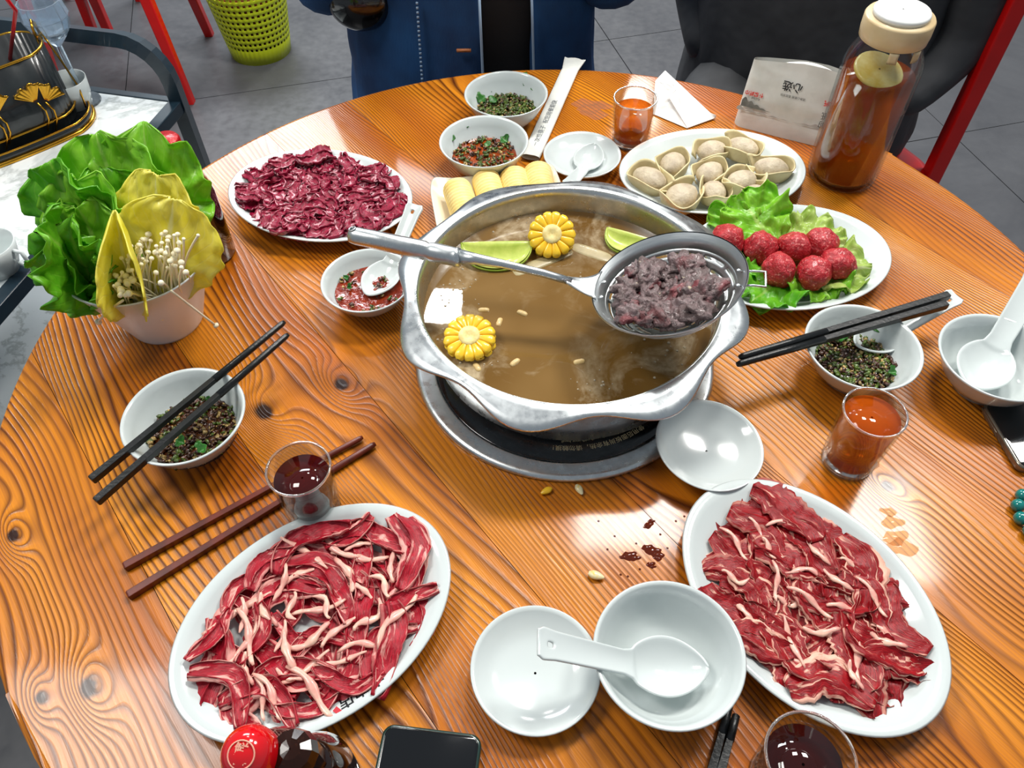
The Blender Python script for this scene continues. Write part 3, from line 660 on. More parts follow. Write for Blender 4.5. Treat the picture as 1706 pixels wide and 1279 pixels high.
def leaf(name,base,tip,nrm,W,m,label,cat,group,seed,ruff=.010,k=9,curl=.5,cup=.25,thick=.0008,wp=.62,fold=0):
    base,tip=Vector(base),Vector(tip); L=(tip-base).length; b=MB(); ph=seed*1.7
    def g(u,v):
        a=(v-.5)*2
        w=W*.5*(.10+.90*math.sin(pi/2*min(1,u/.62))**1.1)*(math.sqrt(max(.0,1-((u-.62)/.385)**2)) if u>.62 else 1)
        w*=1+.05*math.sin(u*31+ph+(2 if a>0 else 0))*abs(a)
        ed=(abs(a)**2.2)*min(1,u*1.8)+(max(0,u-.72)/.28)**2*(1-abs(a)**2)
        th=math.atan2(a*w,(u-.55)*L)
        z=ruff*ed*(math.sin(k*th+ph)+.5*math.sin(2.3*k*th+ph*2))+curl*L*(u*u*-.5+u*.25)+cup*w*(a*a)*(1 if not fold else 2.4)
        z+=.006*nz(u*5,a*3,seed)+.0022*nz(u*14,a*9,seed)
        sh=.35*ruff*ed*math.sin(k*1.3*th+ph*3)
        return Vector((u*L*(1-.06*abs(a)*0)+sh,a*w*(1-(.35*abs(a) if fold else 0)),z))
    b.grid(g,44,36); M=frame(base,tip-base,nrm); o=b.obj(name,m,None,solid=thick,label=label,cat=cat,group=group); o.matrix_world=M; return o
UP=(0,-.1,1)
zz=.015
def PL(px,py,z=zz): return P(px,py,z)
gl='lettuce under the meatballs'
leaf('lettuce_leaf',PL(1300,420,.016),PL(1228,322,.050),(-.1,-.5,.8),.085,LG,'bright green lettuce leaf standing up behind the meatballs','lettuce',gl,1,.009,8,.1)
leaf('lettuce_leaf',PL(1330,410,.020),PL(1178,352,.032),(-.1,-.4,.9),.045,LG,'small green lettuce leaf lying left of the upright leaf by the pot','lettuce',gl,2,.006,8,.1)
leaf('lettuce_leaf',PL(1300,420,.014),PL(1395,372,.024),UP,.07,LY,'pale yellow-green lettuce leaf behind the right meatballs','lettuce',gl,3,.006,9,.1)
leaf('lettuce_leaf',PL(1310,440,.014),PL(1448,450,.020),UP,.085,LY,'pale lettuce leaf on the right side of the meatball plate','lettuce',gl,4,.006,8,.1)
leaf('lettuce_leaf',PL(1330,440,.013),PL(1250,505,.020),UP,.075,LD,'dark green lettuce leaf at the front left of the meatball plate','lettuce',gl,5,.007,8,.1)
leaf('lettuce_leaf',PL(1330,440,.013),PL(1385,497,.018),UP,.080,LG,'light green lettuce leaf at the front of the meatball plate','lettuce',gl,6,.007,9,.1)
leaf('lettuce_leaf',PL(1300,440,.012),PL(1230,440,.018),UP,.070,LD,'dark lettuce leaf between the skimmer hook and the meatballs','lettuce',gl,7,.006,9,.1)

# ================= BUCKET WITH VEGETABLES
WB=mat('white_plastic','e6ecee',.28)
BK=Vector((-.366,.603,T)); BH=.105
b=MB()
def rim(a): return 0
prof=[(.036,0),(.0385,0),(.0395,.003),(.055,.048),(.0715,.092),(.0735,.0935),(.0725,.095),(.0705,.093),(.054,.048),(.0375,.005),(.001,.004)]
b.lathe(prof,64,cap1=False)
BKc=Vector((-.379,.604,T))
b.obj('vegetable_bucket',WB,None,loc=BKc,label='white tapered bucket holding lettuce, yellow cabbage and enoki mushrooms at left',cat='bucket')
def bk(x,y,z): return BKc+Vector((x,y,z))
gb='lettuce leaves in the bucket'
LL=[((62,290),.185,(-.02,.02),.115,LD,(-.3,-.4,.8),'leftmost at the top of the bucket'),((50,375),.17,(-.04,-.01),.105,LD,(-.5,-.2,.7),'at the far left drooping over the trolley bar'),
((150,232),.19,(-.01,.03),.12,LG,(.0,-.6,.8),'standing at the back of the bunch'),((228,222),.19,(.01,.03),.12,LG,(.1,-.7,.7),'tallest broad one at the back'),
((236,268),.16,(.01,.02),.07,LG,(.3,-.7,.7),'at the back beside the dark bottle'),((110,300),.18,(-.025,.0),.10,LG,(-.1,-.5,.9),'in the centre left of the bunch'),
((165,285),.165,(-.01,.01),.09,LD,(.1,-.5,.9),'in the centre of the bunch'),((92,385),.155,(-.035,-.02),.10,LD,(-.2,-.5,.8),'in front on the left'),
((128,350),.160,(-.03,-.015),.10,LG,(.0,-.6,.8),'broad one in front of the bunch'),((72,440),.125,(-.045,-.015),.085,LD,(-.3,-.6,.7),'low one hanging over the left rim')]
for i,(tp,z,bo,W,m,nr,wh) in enumerate(LL):
    leaf('lettuce_leaf',bk(bo[0],bo[1],.03),P(*tp,z),nr,W,m,'frilly green lettuce leaf '+wh,'lettuce',gb,i+11,.0085,8.5,.40,.12)
leaf('lettuce_leaf',P(150,470,.08),P(172,440,.125),(.1,-.6,.8),.07,LD,'small dark lettuce leaf low inside the bucket','lettuce',gb,33,.008,9,.1)
gc='yellow cabbage leaves in the bucket'
leaf('cabbage_leaf',bk(.018,-.012,.05),P(254,292,.175),(.1,-.75,.65),.085,NC,'yellow cabbage leaf standing behind the front one','cabbage',gc,1,.005,8,.35,.10,.0014)
leaf('cabbage_leaf',bk(.024,-.030,.05),P(284,338,.165),(.15,-.8,.6),.105,NC,'broad front yellow cabbage leaf behind the mushrooms','cabbage',gc,2,.003,7,.30,.10,.0014)
leaf('cabbage_leaf',bk(-.004,-.035,.05),P(190,366,.165),(.3,-.7,.6),.060,NC,'narrow folded yellow cabbage leaf at the left of the mushrooms','cabbage',gc,3,.003,9,.3,.9,.0014,fold=1)
EN=mat('enoki','f6edcf',.45,sss=.15); 
def enoki():
    t=empty('enoki_bunch',bk(.012,-.03,.045),'bunch of thin cream enoki mushrooms at the front of the bucket','mushroom'); rn=random.Random(8); O=t.location
    def mush(tipw,basew,cap=.0026,r=.0009,par=t,name='mushroom',bow=.006,**k):
        a=Vector(basew)-(par.location if par else Vector()); c=Vector(tipw)-(par.location if par else Vector()); b=MB(); side=Vector((rn.uniform(-1,1),rn.uniform(-1,1),rn.uniform(0,1)))*bow
        pts=[a+(c-a)*(i/6)+side*math.sin(pi*i/6) for i in range(7)]; b.tube(pts,r,5); d=(pts[-1]-pts[-2]).normalized()
        n0=len(b.v); b.ball((0,0,0),cap,6,8,(1,1,.75)); q=d.to_track_quat('Z','Y')
        for i in range(n0,len(b.v)): b.v[i]=q@b.v[i]+pts[-1]
        return b.obj(name,EN,par,**k)
    for i in range(95):
        u=rn.random(); px=lerp(205,300,u)+rn.gauss(0,6); py=lerp(440,425,u)+rn.gauss(0,22)-20*math.sin(pi*u); z=rn.uniform(.115,.14)
        if rn.random()<.22: px=rn.uniform(190,230); py=rn.uniform(455,492); z=.115
        base=bk(lerp(-.012,.045,u)+rn.gauss(0,.003),-.035+rn.gauss(0,.007)+.01*u,.05); mush(P(px,py,z),base,rn.uniform(.0017,.0036),rn.uniform(.0007,.0011))
    for px,py,z in ((290,392,.15),(306,398,.15),(330,392,.15),(278,412,.145)): mush(P(px,py,z),bk(.04,-.025,.06),.0018,.0012)
    k=dict(label='loose enoki mushroom hanging over the front left rim of the bucket',cat='mushroom',group='loose enoki mushrooms')
    mush(P(164,536,.05),P(205,500,.108),.0036,.0013,None,'enoki_mushroom',.003,**k)
    k['label']='loose enoki mushroom drooping over the right rim of the bucket'; mush(P(360,542,.045),P(285,484,.108),.0032,.0012,None,'enoki_mushroom',.004,**k)
enoki()
def dark_bottle():
    q=P(352,422,0); t=empty('sauce_bottle',q,'dark glass bottle with red foil neck behind the lettuce bucket','bottle')
    DG=mat('dark_brown_glass','140806',.08,coat=.6); 
    b=MB(); b.lathe([(.026,0),(.029,.003),(.029,.085),(.026,.10),(.016,.118),(.0135,.128),(.0135,.138)],32); b.obj('glass_body',DG,t)
    b=MB(); b.lathe([(.0185,.112),(.0145,.128),(.0140,.144),(.0150,.145),(.0150,.155),(.013,.158)],28); b.obj('foil_neck',mat('red_foil','b00c14',.3,.3,bump=(90,.5,.003)),t)
    b=MB(); s=.0292
    pts=[]; 
    b.grid(lambda u,v:Vector((s*math.cos(-2.0+(v-.5)*(1-abs(u-.5)*2)*1.1),s*math.sin(-2.0+(v-.5)*(1-abs(u-.5)*2)*1.1),.038+u*.05)),12,8); b.obj('diamond_label',mat('red_label','c03020',.4),t,label='red diamond label')
dark_bottle()

# ================= CHOPSTICKS
def stick(a,b_,m,r0,r1,label,group,name='chopstick',sq=True):
    a,b_=Vector(a),Vector(b_); t=empty(name,a,label,'chopstick',group); d=b_-a; b=MB(); n_=8 if sq else 10
    b.tube([Vector(),d*.006,d*.45,d*.62],[r0*.86,r0,lerp(r0,r1,.45),lerp(r0,r1,.62)],4 if sq else 10); b.obj('handle_part',m,t,smooth=not sq,bev=.0006 if sq else 0)
    b=MB(); b.tube([d*.6,d*.8,d*.985,d],[lerp(r0,r1,.6)*.98,lerp(r0,r1,.8),r1,r1*.7],12); b.obj('round_tip',m,t); return t
g='black chopsticks across the left bowl'
stick(P(152,800,.046),P(474,536,.050),BCH,.0050,.0030,'upper black chopstick of the pair across the left dip bowl',g)
stick(P(160,836,.046),P(480,557,.049),BCH,.0050,.0030,'lower black chopstick of the pair across the left dip bowl',g)
g='brown wooden chopsticks on the table'
stick(P(207,945,.004),P(604,728,.004),RCH,.0050,.0027,'upper brown wooden chopstick behind the dark drink glass',g)
stick(P(213,993,.004),P(625,739,.004),RCH,.0050,.0030,'lower brown wooden chopstick next to the marbled beef plate',g)
g='black chopsticks across the right bowl'
stick(P(1580,492,.050),P(1232,595,.052),BCH,.0052,.0034,'far black chopstick of the pair across the right dip bowl',g)
stick(P(1577,507,.049),P(1228,607,.050),BCH,.0052,.0034,'near black chopstick of the pair across the right dip bowl',g)
g='black chopsticks at the near edge'
stick(P(1180,1300,.004),P(1216,1172,.004),BCH,.0048,.0030,'left black chopstick pointing up below the spoon bowl',g)
stick(P(1196,1300,.004),P(1227,1190,.004),BCH,.0048,.0030,'right black chopstick pointing up below the spoon bowl',g)
PAP=mat('white_paper','eceee8',.6,noi=('dfe2dc',30),bump=(60,.4,.003)); PAT=mat('grey_print','6a7078',.7)
def wrapper():
    a,b_=P(884,262,.006),P(958,98,.006); t=empty('chopstick_wrapper',(0,0,0),'paper-wrapped disposable chopsticks lying behind the hotpot','chopsticks'); t.matrix_world=frame(a,b_-a,(0,0,1)); L=(b_-a).length
    b=MB(); 
    def g(u,v):
        w=.0125+.004*max(0,u-.88)/.12; a_=2*pi*v; return Vector((u*L*(1+.006*math.sin(a_*5)*(u>.97)),w*math.copysign(abs(math.cos(a_))**.8,math.cos(a_)),(.004*(1-.75*max(0,u-.85)/.15))*math.copysign(abs(math.sin(a_))**.8,math.sin(a_))+.0004*nz(u*40,v*8)))
    b.grid(g,40,20,wrap=True); b.obj('paper_sleeve',PAP,t)
    link('lettering',text_me('一次性筷子  祝您用餐愉快',.0085,PAT,lambda x,y:Vector((x*1.15+.02,y-.003,.0046))),t)
wrapper()

# ================= GLASSES
RIMG=Nd('thick_glass').S(col='ffffff',trans=.95,rough=.02,ior=1.4).m
def glass(px,py,h,R,liq,fill,label,rb=None,name='drinking_glass'):
    q=P(px,py,h); q.z=T; rb=rb or R*.86; t=empty(name,q,label,'glass','small glasses of drink')
    th=.0018; b=MB(); b.lathe([(rb*.9,0),(rb,.001),(lerp(rb,R,.5),h*.5),(R,h-.001),(R-th*.5,h),(R-th,h-.001),(lerp(rb,R,.5)-th,h*.5),(rb-th,.010),(rb*.6,.0075),(.001,.007)],48,cap1=False); b.obj('glass_cup',GL,t)
    b=MB(); fr=lambda z:lerp(rb,R,z/h)-th-.0007; b.lathe([(.001,.0073),(rb*.6,.0078),(fr(.011),.0112),(fr(fill*.6),fill*.6),(fr(fill),fill),(.001,fill)],48,cap0=False,cap1=False); b.obj('drink',liq,t)
    b=MB(); b.tube([((R-.0008)*math.cos(2*pi*k/40),(R-.0008)*math.sin(2*pi*k/40),h) for k in range(40)],.0011,6,closed=True); b.obj('rim',RIMG,t)
    b=MB(); b.lathe([(.001,.0005),(rb*.9,.0006),(rb*.97,.002),(rb*.93,.0065),(.001,.0068)],40,cap0=False,cap1=False); b.obj('thick_base',RIMG,t)
glass(1059,163,.066,.0285,TEA,.050,'glass of pale tea beside the folded napkin at the far side')
glass(1458,686,.078,.0275,TEA2,.070,'nearly full glass of reddish tea in front of the right dip bowl')
glass(497,780,.070,.0275,WINE,.055,'glass of dark red drink standing on the brown chopsticks side')
glass(1351,1262,.070,.0300,WINE2,.052,'glass of dark drink cut off at the near edge of the photo')
def tea_bottle():
    q=Vector((.428,.842,T)); t=empty('tea_bottle',q,'tall faceted glass bottle of amber tea with a pale wood lid','bottle')
    fl=lambda a,i:1+.012*abs(math.cos(a*8)) if 1<=i<=4 else 1
    oc=lambda a,i:(1.03 if True else 1)
    b=MB(); b.lathe([(.034,0),(.041,.003),(.043,.012),(.0435,.150),(.043,.158),(.036,.176),(.031,.182),(.031,.192),(.029,.192),(.029,.181),(.0345,.173),(.0408,.156),(.0412,.15),(.0405,.014),(.038,.008),(.001,.007)],96,cap1=False,fr=fl); b.obj('glass_body',GL,t)
    b=MB(); b.lathe([(.001,.0075),(.036,.0088),(.0395,.014),(.0403,.142),(.001,.142)],64,cap0=False,cap1=False); b.obj('tea',TEA3,t)
    WL=mat('pale_bamboo','d8c39a',.4,noi=('c9ad7c',14),coat=.3)
    b=MB(); b.lathe([(.033,.183),(.0365,.185),(.0375,.194),(.0375,.207),(.036,.2095),(.001,.2095)],64,cap0=True,cap1=False); ld=b.obj('lid',WL,t)
    b=MB(); b.lathe([(.030,.2095),(.0305,.2135),(.029,.216),(.001,.216)],48,cap1=False); b.obj('lid_cap',mat('white_lid','e9ebe8',.3),ld)
    LM=mat('lemon_slice','e2bc52',.4,noi=('f2dc94',50),coat=.3,sss=.1)
    b=MB(); b.lathe([(.001,-.003),(.026,-.0035),(.0285,-.001),(.0285,.0018),(.026,.0035),(.001,.003)],32,cap0=False,cap1=False); b.obj('lemon_slice',LM,t,loc=(-.004,-.004,.147),rot=(.28,.1,0))
    for k in range(2):
        b=MB(); b.grid(lambda u,v:Vector((.0362*math.cos(-1.95+k*.75+v*.28),.0362*math.sin(-1.95+k*.75+v*.28),.184-u*.012)),3,4); b.obj('strap_end',WL,ld,solid=.0012)
tea_bottle()

# ================= TOFU TRAY
def tray():
    A=P(712,291,.034); B=P(925,266,.034); D=P(735,372,.034); ex=(B-A).normalized(); ey=Vector((ex.y,-ex.x,0)); wd=(B-A).length; dp=.118
    t=empty('rectangular_dish',(0,0,0),'cream rectangular dish with flared corners half hidden behind the hotpot','dish'); M=frame(A+ex*wd/2+ey*dp/2,ex,(0,0,1)); M.translation.z=T; t.matrix_world=M
    b=MB(); N=96
    def ringf(i,a):
        lv=[(.40,0),(.80,0),(.84,.004),(.985,.0285),(1.0,.030),(.975,.0295),(.80,.006),(.3,.005),(.001,.005)][i]
        c,s=math.cos(a),math.sin(a); p=.28; x=math.copysign(abs(c)**p,c)*wd/2*lv[0]; y=math.copysign(abs(s)**p,s)*dp/2*lv[0]
        corner=(abs(c*s)*2)**2; z=lv[1]*(.82+.25*corner) if i in(3,4,5) else lv[1]; return Vector((x,y,z))
    v=[ringf(i,2*pi*(j+.5)/N) for i in range(9) for j in range(N)]; f=[(i*N+j,i*N+(j+1)%N,(i+1)*N+(j+1)%N,(i+1)*N+j) for i in range(8) for j in range(N)]; f.append(tuple(range(N))[::-1]); b.add(v,f); b.obj('dish_body',MELA,t)
    TF=mat('tofu_skin','f2cf74',.5,noi=('f8e4a4',25),bump=(60,.3,.002))
    for i,(px,py,L,ln) in enumerate(((768,332,.075,'leftmost'),(813,312,.060,'second from left'),(858,306,.060,'second from right'),(896,298,.060,'rightmost'))):
        q=P(px,py,.022); b=MB(); 
        b.grid(lambda u,v:Vector(((u-.5)*L,(.0175+.0007*math.sin(u*L*1100))*min(1,math.sin(pi*u)*3.2+.15)**.4*math.cos(2*pi*v),(.0160+.0007*math.sin(u*L*1100))*min(1,math.sin(pi*u)*3.2+.15)**.4*math.sin(2*pi*v))),70,20,wrap=True)
        q.z=T+.024; yy=(M.to_3x3()@Vector((0,1,0))); o=b.obj('tofu_roll',TF,None,label='ribbed yellow tofu skin roll, %s in the cream dish'%ln,cat='tofu roll',group='tofu skin rolls'); o.matrix_world=frame(q-yy*.012,yy+ex*(.05*(i-1.5)),(0,0,1))
tray()

# ================= NAPKIN, TISSUE PACKET
def napkin():
    pts=[(1108,118,.030),(1190,195,.001),(1183,212,.001),(1150,212,.001),(1085,182,.002),(1090,140,.010)]
    t=empty('paper_napkin',P(1140,180,0),'folded white paper napkin lying beside the far tea glass','napkin'); O=t.location
    A,Bq,Cq,D,E=[P(*p)-O for p in ((1108,118,.024),(1192,197,.002),(1145,214,.001),(1088,190,.001),(1092,135,.014))]
    ctr=(A+Bq+Cq+D+E)/5+Vector((0,0,.020)); b=MB(); ring=[A,Bq,Cq,D,E]
    v=[];f=[]; N=10
    for k in range(5):
        p,q=ring[k],ring[(k+1)%5]; n0=len(b.v)
        b.grid(lambda u,w:(ctr*(1-u)+(p*(1-w)+q*w)*u)+Vector((0,0,.0015*nz(u*6+k,w*5)*u*(1-u)*4)),8,8)
    o=b.obj('folded_sheet',mat('napkin_paper','f3f4f1',.75,bump=(120,.3,.001)),t,smooth=False,solid=.0012)
    a=Cq; b=MB(); b.grid(lambda u,w:(Cq*(1-u)+Bq*u)*(1-w)+((D*.4+ctr*.6)*(1-u)+Bq*u)*w+Vector((0,0,.004*w+.0008)),8,6); b.obj('folded_corner',bpy.data.materials['napkin_paper'],t,smooth=False,solid=.001)
napkin()
def packet():
    A=P(1220,208,.0); B=P(1384,249,.0); ex=(B-A).normalized(); bk_=Vector((-ex.y,ex.x,0)); L=(B-A).length
    lean=Vector((bk_.x*.22,bk_.y*.22,1)).normalized(); H=.088
    t=empty('tissue_packet',(0,0,0),'white printed plastic packet of tissues standing left of the tea bottle','tissue packet'); M=frame(A,ex,-bk_+Vector((0,0,.2))); 
    ez=lean; ny=ex.cross(ez) # faces viewer
    M=Matrix(((ex.x,ez.x,ny.x,A.x),(ex.y,ez.y,ny.y,A.y),(ex.z,ez.z,ny.z,A.z),(0,0,0,1))); t.matrix_world=M
    PK=mat('packet_film','e2e3dd',.3,noi=('cfd0c8',18),coat=.2,bump=(40,.25,.003)); b=MB()
    def g(u,v):
        a=2*pi*u; c,s=math.cos(a),math.sin(a); top=v; th=.020*(1-.55*v**1.5); x=L/2+math.copysign(abs(c)**.35,c)*L/2*(1-.04*v); zt=math.copysign(abs(s)**.5,s)*th
        hy=H*v*(1+.10*(1-abs(x/L-.62)*2)*v**3); return Vector((x,hy,zt-.018+.0015*nz(x*50,v*5)))
    b.grid(lambda v,u:g(u,v),18,64,wrap=True); pb=b.obj('packet_body',PK,t)
    fz=lambda y:.020*(1-.55*(y/H)**1.5)-.018+.0020
    sh=MB(); sh.grid(lambda u,v:Vector((lerp(.25*L,.9*L,u),H*.97+.011*math.sin(pi*u)*v,-.012-.004*v)),16,4); sh.obj('tissue_tip',bpy.data.materials['napkin_paper'],t,solid=.0015)
    def put(s,x,y,size,m,rot=True,bold=0): 
        def f(a,c): xx,yy=(x-a,y-c) if rot else (x+a,y+c); return Vector((xx,yy,fz(max(0,yy))+.0006))
        link('lettering',text_me(s,size,m,f,bold=bold),pb)
    RD=mat('red_print','d8281e',.5)
    put('心选',L*.56,H*.80,.013,INK,True,.0002); put('竹浆纸巾',L*.22,H*.56,.0062,RD,True,.0002); put('原生纸',L*.99*.97,H*.665,.0075,RD,True,.0002)
    put('纸',L*.88,H*.50,.010,INK); put('韵',L*.88,H*.37,.010,INK); put('请放心使用 柔软亲肤',L*.62,H*.63,.0036,INK); put('柔韧抽纸',L*.20,H*.485,.003,INK)
    rn=random.Random(4); IK=mat('ink_wash','5c605c',.6,noi=('8c908a',60)); IK2=mat('pale_ink_wash','a9a8a2',.6,noi=('bdbcb4',60))
    def hill(nm,x0,x1,y0,hf,m):
        b=MB(); b.grid(lambda u,v:Vector((lerp(x0,x1,u),y0+hf(u)*v,fz(y0+hf(u)*v)+.0005)),30,2); b.obj(nm,m,pb)
    hill('printed_landscape',.03*L,.34*L,H*.33,lambda u:.014*(1-u)**1.3*(.55+.45*abs(math.sin(u*15))),IK)
    hill('printed_landscape',.0,.55*L,H*.27,lambda u:.006*(1-u)*(.6+.4*math.sin(u*30)),IK2)
    hill('printed_landscape',.55*L,.93*L,H*.27,lambda u:.009*u**1.5*(.7+.3*math.sin(u*23)),IK2)
packet()

# ================= PHONES, BOTTLE CAP, BEADS, CORN KERNELS, SPILLS
def rrect(w_,h_,r,n=6):
    o=[]
    for cx,cy,a0 in ((w_/2-r,h_/2-r,0),(-w_/2+r,h_/2-r,pi/2),(-w_/2+r,-h_/2+r,pi),(w_/2-r,-h_/2+r,1.5*pi)):
        o+=[(cx+r*math.cos(a0+pi/2*k/n),cy+r*math.sin(a0+pi/2*k/n)) for k in range(n+1)]
    return o
def slab(b,w_,h_,r,levels):
    v=[];N=None
    for ins,z in levels:
        q=rrect(w_-2*ins,h_-2*ins,max(r-ins,.0005)); N=len(q); v+=[(x,y,z) for x,y in q]
    k=len(levels); f=[(i*N+j,i*N+(j+1)%N,(i+1)*N+(j+1)%N,(i+1)*N+j) for i in range(k-1) for j in range(N)]; f+=[tuple(range(N))[::-1],tuple((k-1)*N+j for j in range(N))]; b.add(v,f)
def phone(corner,xdir,ydir,w_,h_,case,label):
    xd=Vector(xdir).normalized(); t=empty('mobile_phone',(0,0,0),label,'phone'); M=frame(Vector(corner),xd,(0,0,1)); yd=M.to_3x3()@Vector((0,1,0)); s=1 if yd.dot(Vector(ydir))>0 else -1
    ctr=Vector(corner)+xd*w_/2+yd*s*h_/2; M.translation=(ctr.x,ctr.y,T); t.matrix_world=M
    b=MB(); slab(b,w_,h_,.009,[(.002,0),(.0005,.0012),(0,.003),(0,.0075),(.0006,.0088),(.0022,.0092)]); b.obj('case',case,t)
    b=MB(); slab(b,w_-.0045,h_-.0045,.007,[(0,.0088),(0,.0097),(.0006,.0099)]); b.obj('screen',BLK,t)
    b=MB(); b.box((w_/2*0-w_/2+.0002,s*-.02,.0055),(.0014,.03,.0022)); b.obj('side_button',case,t,bev=.0004)
GC=mat('green_black_case','10231f',.2,coat=.6,noi=('1d3b34',10)); SCs=mat('silver_case','8a8478',.2,.8)
a=P(650,1200,.01); b0=P(795,1218,.01); phone(P(640,1203,.0095),b0-a,Vector((0,-1,0)),.075,.155,GC,'black mobile phone in a dark green case at the near edge of the table')
phone(P(1628,680,.0),P(1720,672,0)-P(1628,680,0),Vector((0,-1,0)),.155,.078,SCs,'black mobile phone with a shiny metallic edge below the empty right bowl')
for o in C.objects:
    if o.name=='mobile_phone.001': o.rotation_mode='XYZ'
def redcap():
    q=P(415,1254,.150); q.z=T; t=empty('soy_sauce_bottle',q,'glass bottle with a round red cap bearing a pale round emblem at the near edge','bottle')
    b=MB(); b.lathe([(.026,0),(.030,.003),(.031,.09),(.022,.115),(.0125,.125),(.0125,.135)],36); b.obj('glass_body',mat('soy_glass','1c0a06',.08,coat=.6),t)
    RC=mat('glossy_red_plastic','d00410',.12,coat=.8); b=MB(); b.lathe([(.013,.124),(.0155,.126),(.0165,.134),(.0165,.144),(.0155,.153),(.0125,.1595),(.008,.1635),(.004,.165),(.0005,.1655)],40,cap1=False); rc=b.obj('round_cap',RC,t)
    PR=mat('cap_print','f0a890',.4); b=MB(); M=frame((0,-.0045,.1640),(1,-.1,0),(0,-.42,1))
    pts=[M@Vector((.0075*math.cos(2*pi*k/28),.0075*math.sin(2*pi*k/28),-.0006)) for k in range(28)]; b.tube(pts,.00055,5,closed=True,squash=.6); b.obj('emblem_ring',PR,rc)
    link('lettering',text_me('鲜',.008,PR,lambda x,y:M@Vector((x-.004,y+.0008-.001,.0004)),bold=.0002),rc); link('lettering',text_me('百年',.004,PR,lambda x,y:M@Vector((x-.004,y-.0047,.0003)),bold=.0001),rc)
    q2=P(492,1258,.135); q2.z=T; t2=empty('vinegar_bottle',q2,'dark translucent capped bottle beside the red capped bottle at the near edge','bottle')
    DKc=Nd('smoked_plastic').S(col='3a1c10',trans=.6,rough=.12,ior=1.4).m
    b=MB(); b.lathe([(.024,0),(.027,.003),(.027,.085),(.018,.11),(.012,.118)],32); b.obj('glass_body',bpy.data.materials['soy_glass'],t2)
    b=MB(); b.lathe([(.0125,.112),(.0145,.114),(.0145,.138),(.012,.146),(.006,.149),(.0005,.1495)],12,cap1=False); b.obj('faceted_cap',DKc,t2,smooth=False)
redcap()
TB=mat('teal_bead','0c7f7a',.15,coat=.7,noi=('0a5a55',60))
for i,(px,py) in enumerate(((1706,836),(1703,853),(1704,886),(1716,905),(1722,838))):
    pass
def bracelet():
    t=empty('bead_bracelet',P(1750,868,0),'teal bead bracelet just inside the right edge of the photo','bracelet'); b=MB(); b.ball((0,0,0),.0062,10,14); me=b.me('bead',TB)
    for k in range(14): a=2*pi*k/14; link('bead',me,t,loc=(.0295*math.cos(a),.0295*math.sin(a),.0062))
    b=MB(); b.tube([(.0295*math.cos(2*pi*k/28),.0295*math.sin(2*pi*k/28),.0062) for k in range(28)],.0007,5,closed=True); b.obj('cord',BCH,t)
bracelet()
KW=mat('kernel_pale','e6dcae',.3,noi=('f4c83a',120,.5,.6),coat=.3)
def loose(px,py,rz,m,label,s=1):
    b=MB(); b.grid(lambda u,v:Vector(((u-.5)*.0115,(.0022+.0022*u)*math.sin(pi*min(.98,.03+u))**.4*math.cos(2*pi*v),(.0017+.0012*u)*math.sin(pi*min(.98,.03+u))**.4*math.sin(2*pi*v)+.0028)),10,12,wrap=True)
    b.obj('corn_kernel',m,None,loc=P(px,py,0),rot=(0,0,rz),scale=s,label=label,cat='corn kernel',group='loose corn kernels on the table')
loose(910,820,.5,CY1,'yellow corn kernel on the wood just below the steel ring'); loose(965,818,2.0,KW,'pale corn kernel on the wood just below the steel ring'); loose(993,961,2.8,KW,'yellow and white corn kernel on the wood above the empty saucer',1.2)
SPL=liquid('brown_sauce_spill','6a260c',.35,.05)
CLR=liquid('clear_spill','e8c8a0',.86,.03)
def spill(pts,r,m,label,name='sauce_spill',cat='spill',h=.0012,lobes=5,sd=0):
    t=[]; b=MB()
    for k,(px,py,s) in enumerate(pts):
        q=P(px,py,0)-P(pts[0][0],pts[0][1],0)
        b.grid(lambda u,v:Vector((q.x+u*r*s*1.5*(1+.3*math.sin(2*pi*v*2+k+sd))*math.cos(2*pi*v),q.y+u*r*s*(1+.3*math.sin(2*pi*v*3+k*2))*math.sin(2*pi*v),.0002+h*s**.5*(1-u*u))),6,20,wrap=True)
    b.obj(name,m,None,loc=P(pts[0][0],pts[0][1],0),label=label,cat=cat)
spill(((1048,925,1),(1058,929,.7),(1040,928,.6)),.0042,SPL,'small brown sauce puddle on the wood left of the other drips')
spill(((1078,912,.8),(1088,917,1),(1096,924,.8),(1095,930,.6)),.0040,SPL,'hooked brown sauce puddle on the wood near the lower right plate')
spill(((1081,874,1),(1085,868,.7),(1077,878,.6)),.0028,SPL,'brown sauce drip nearest the steel ring')
spill(((1084,940,1),(1088,944,.6)),.0026,SPL,'brown sauce drop below the hooked puddle')
DRP=MB()
for px,py in ((997,868),(1024,893),(1066,948),(1112,913),(1060,905),(1034,957),(1126,868),(1100,890),(1140,860),(1046,960),(1012,915)):
    q=P(px,py,0); DRP.lathe([(.0011,.0001),(.0008,.0005),(.0001,.0006)],8,off=(q.x,q.y,T),cap1=False)
DRP.obj('sauce_droplets',SPL,None,label='tiny brown sauce droplets spattered on the wood in front of the cooker',cat='droplets',kind='stuff')
spill(((1492,895,1),(1488,870,.8),(1500,912,1.1),(1480,852,.6)),.0075,CLR,'clear liquid spill beside the lower right plate rim','clear_spill','spill',.0016)
spill(((985,180,1.3),(975,172,1.1),(1000,176,1.0),(990,190,1.2)),.010,CLR,'clear wet patch on the wood left of the far tea glass','clear_spill','spill',.0009)
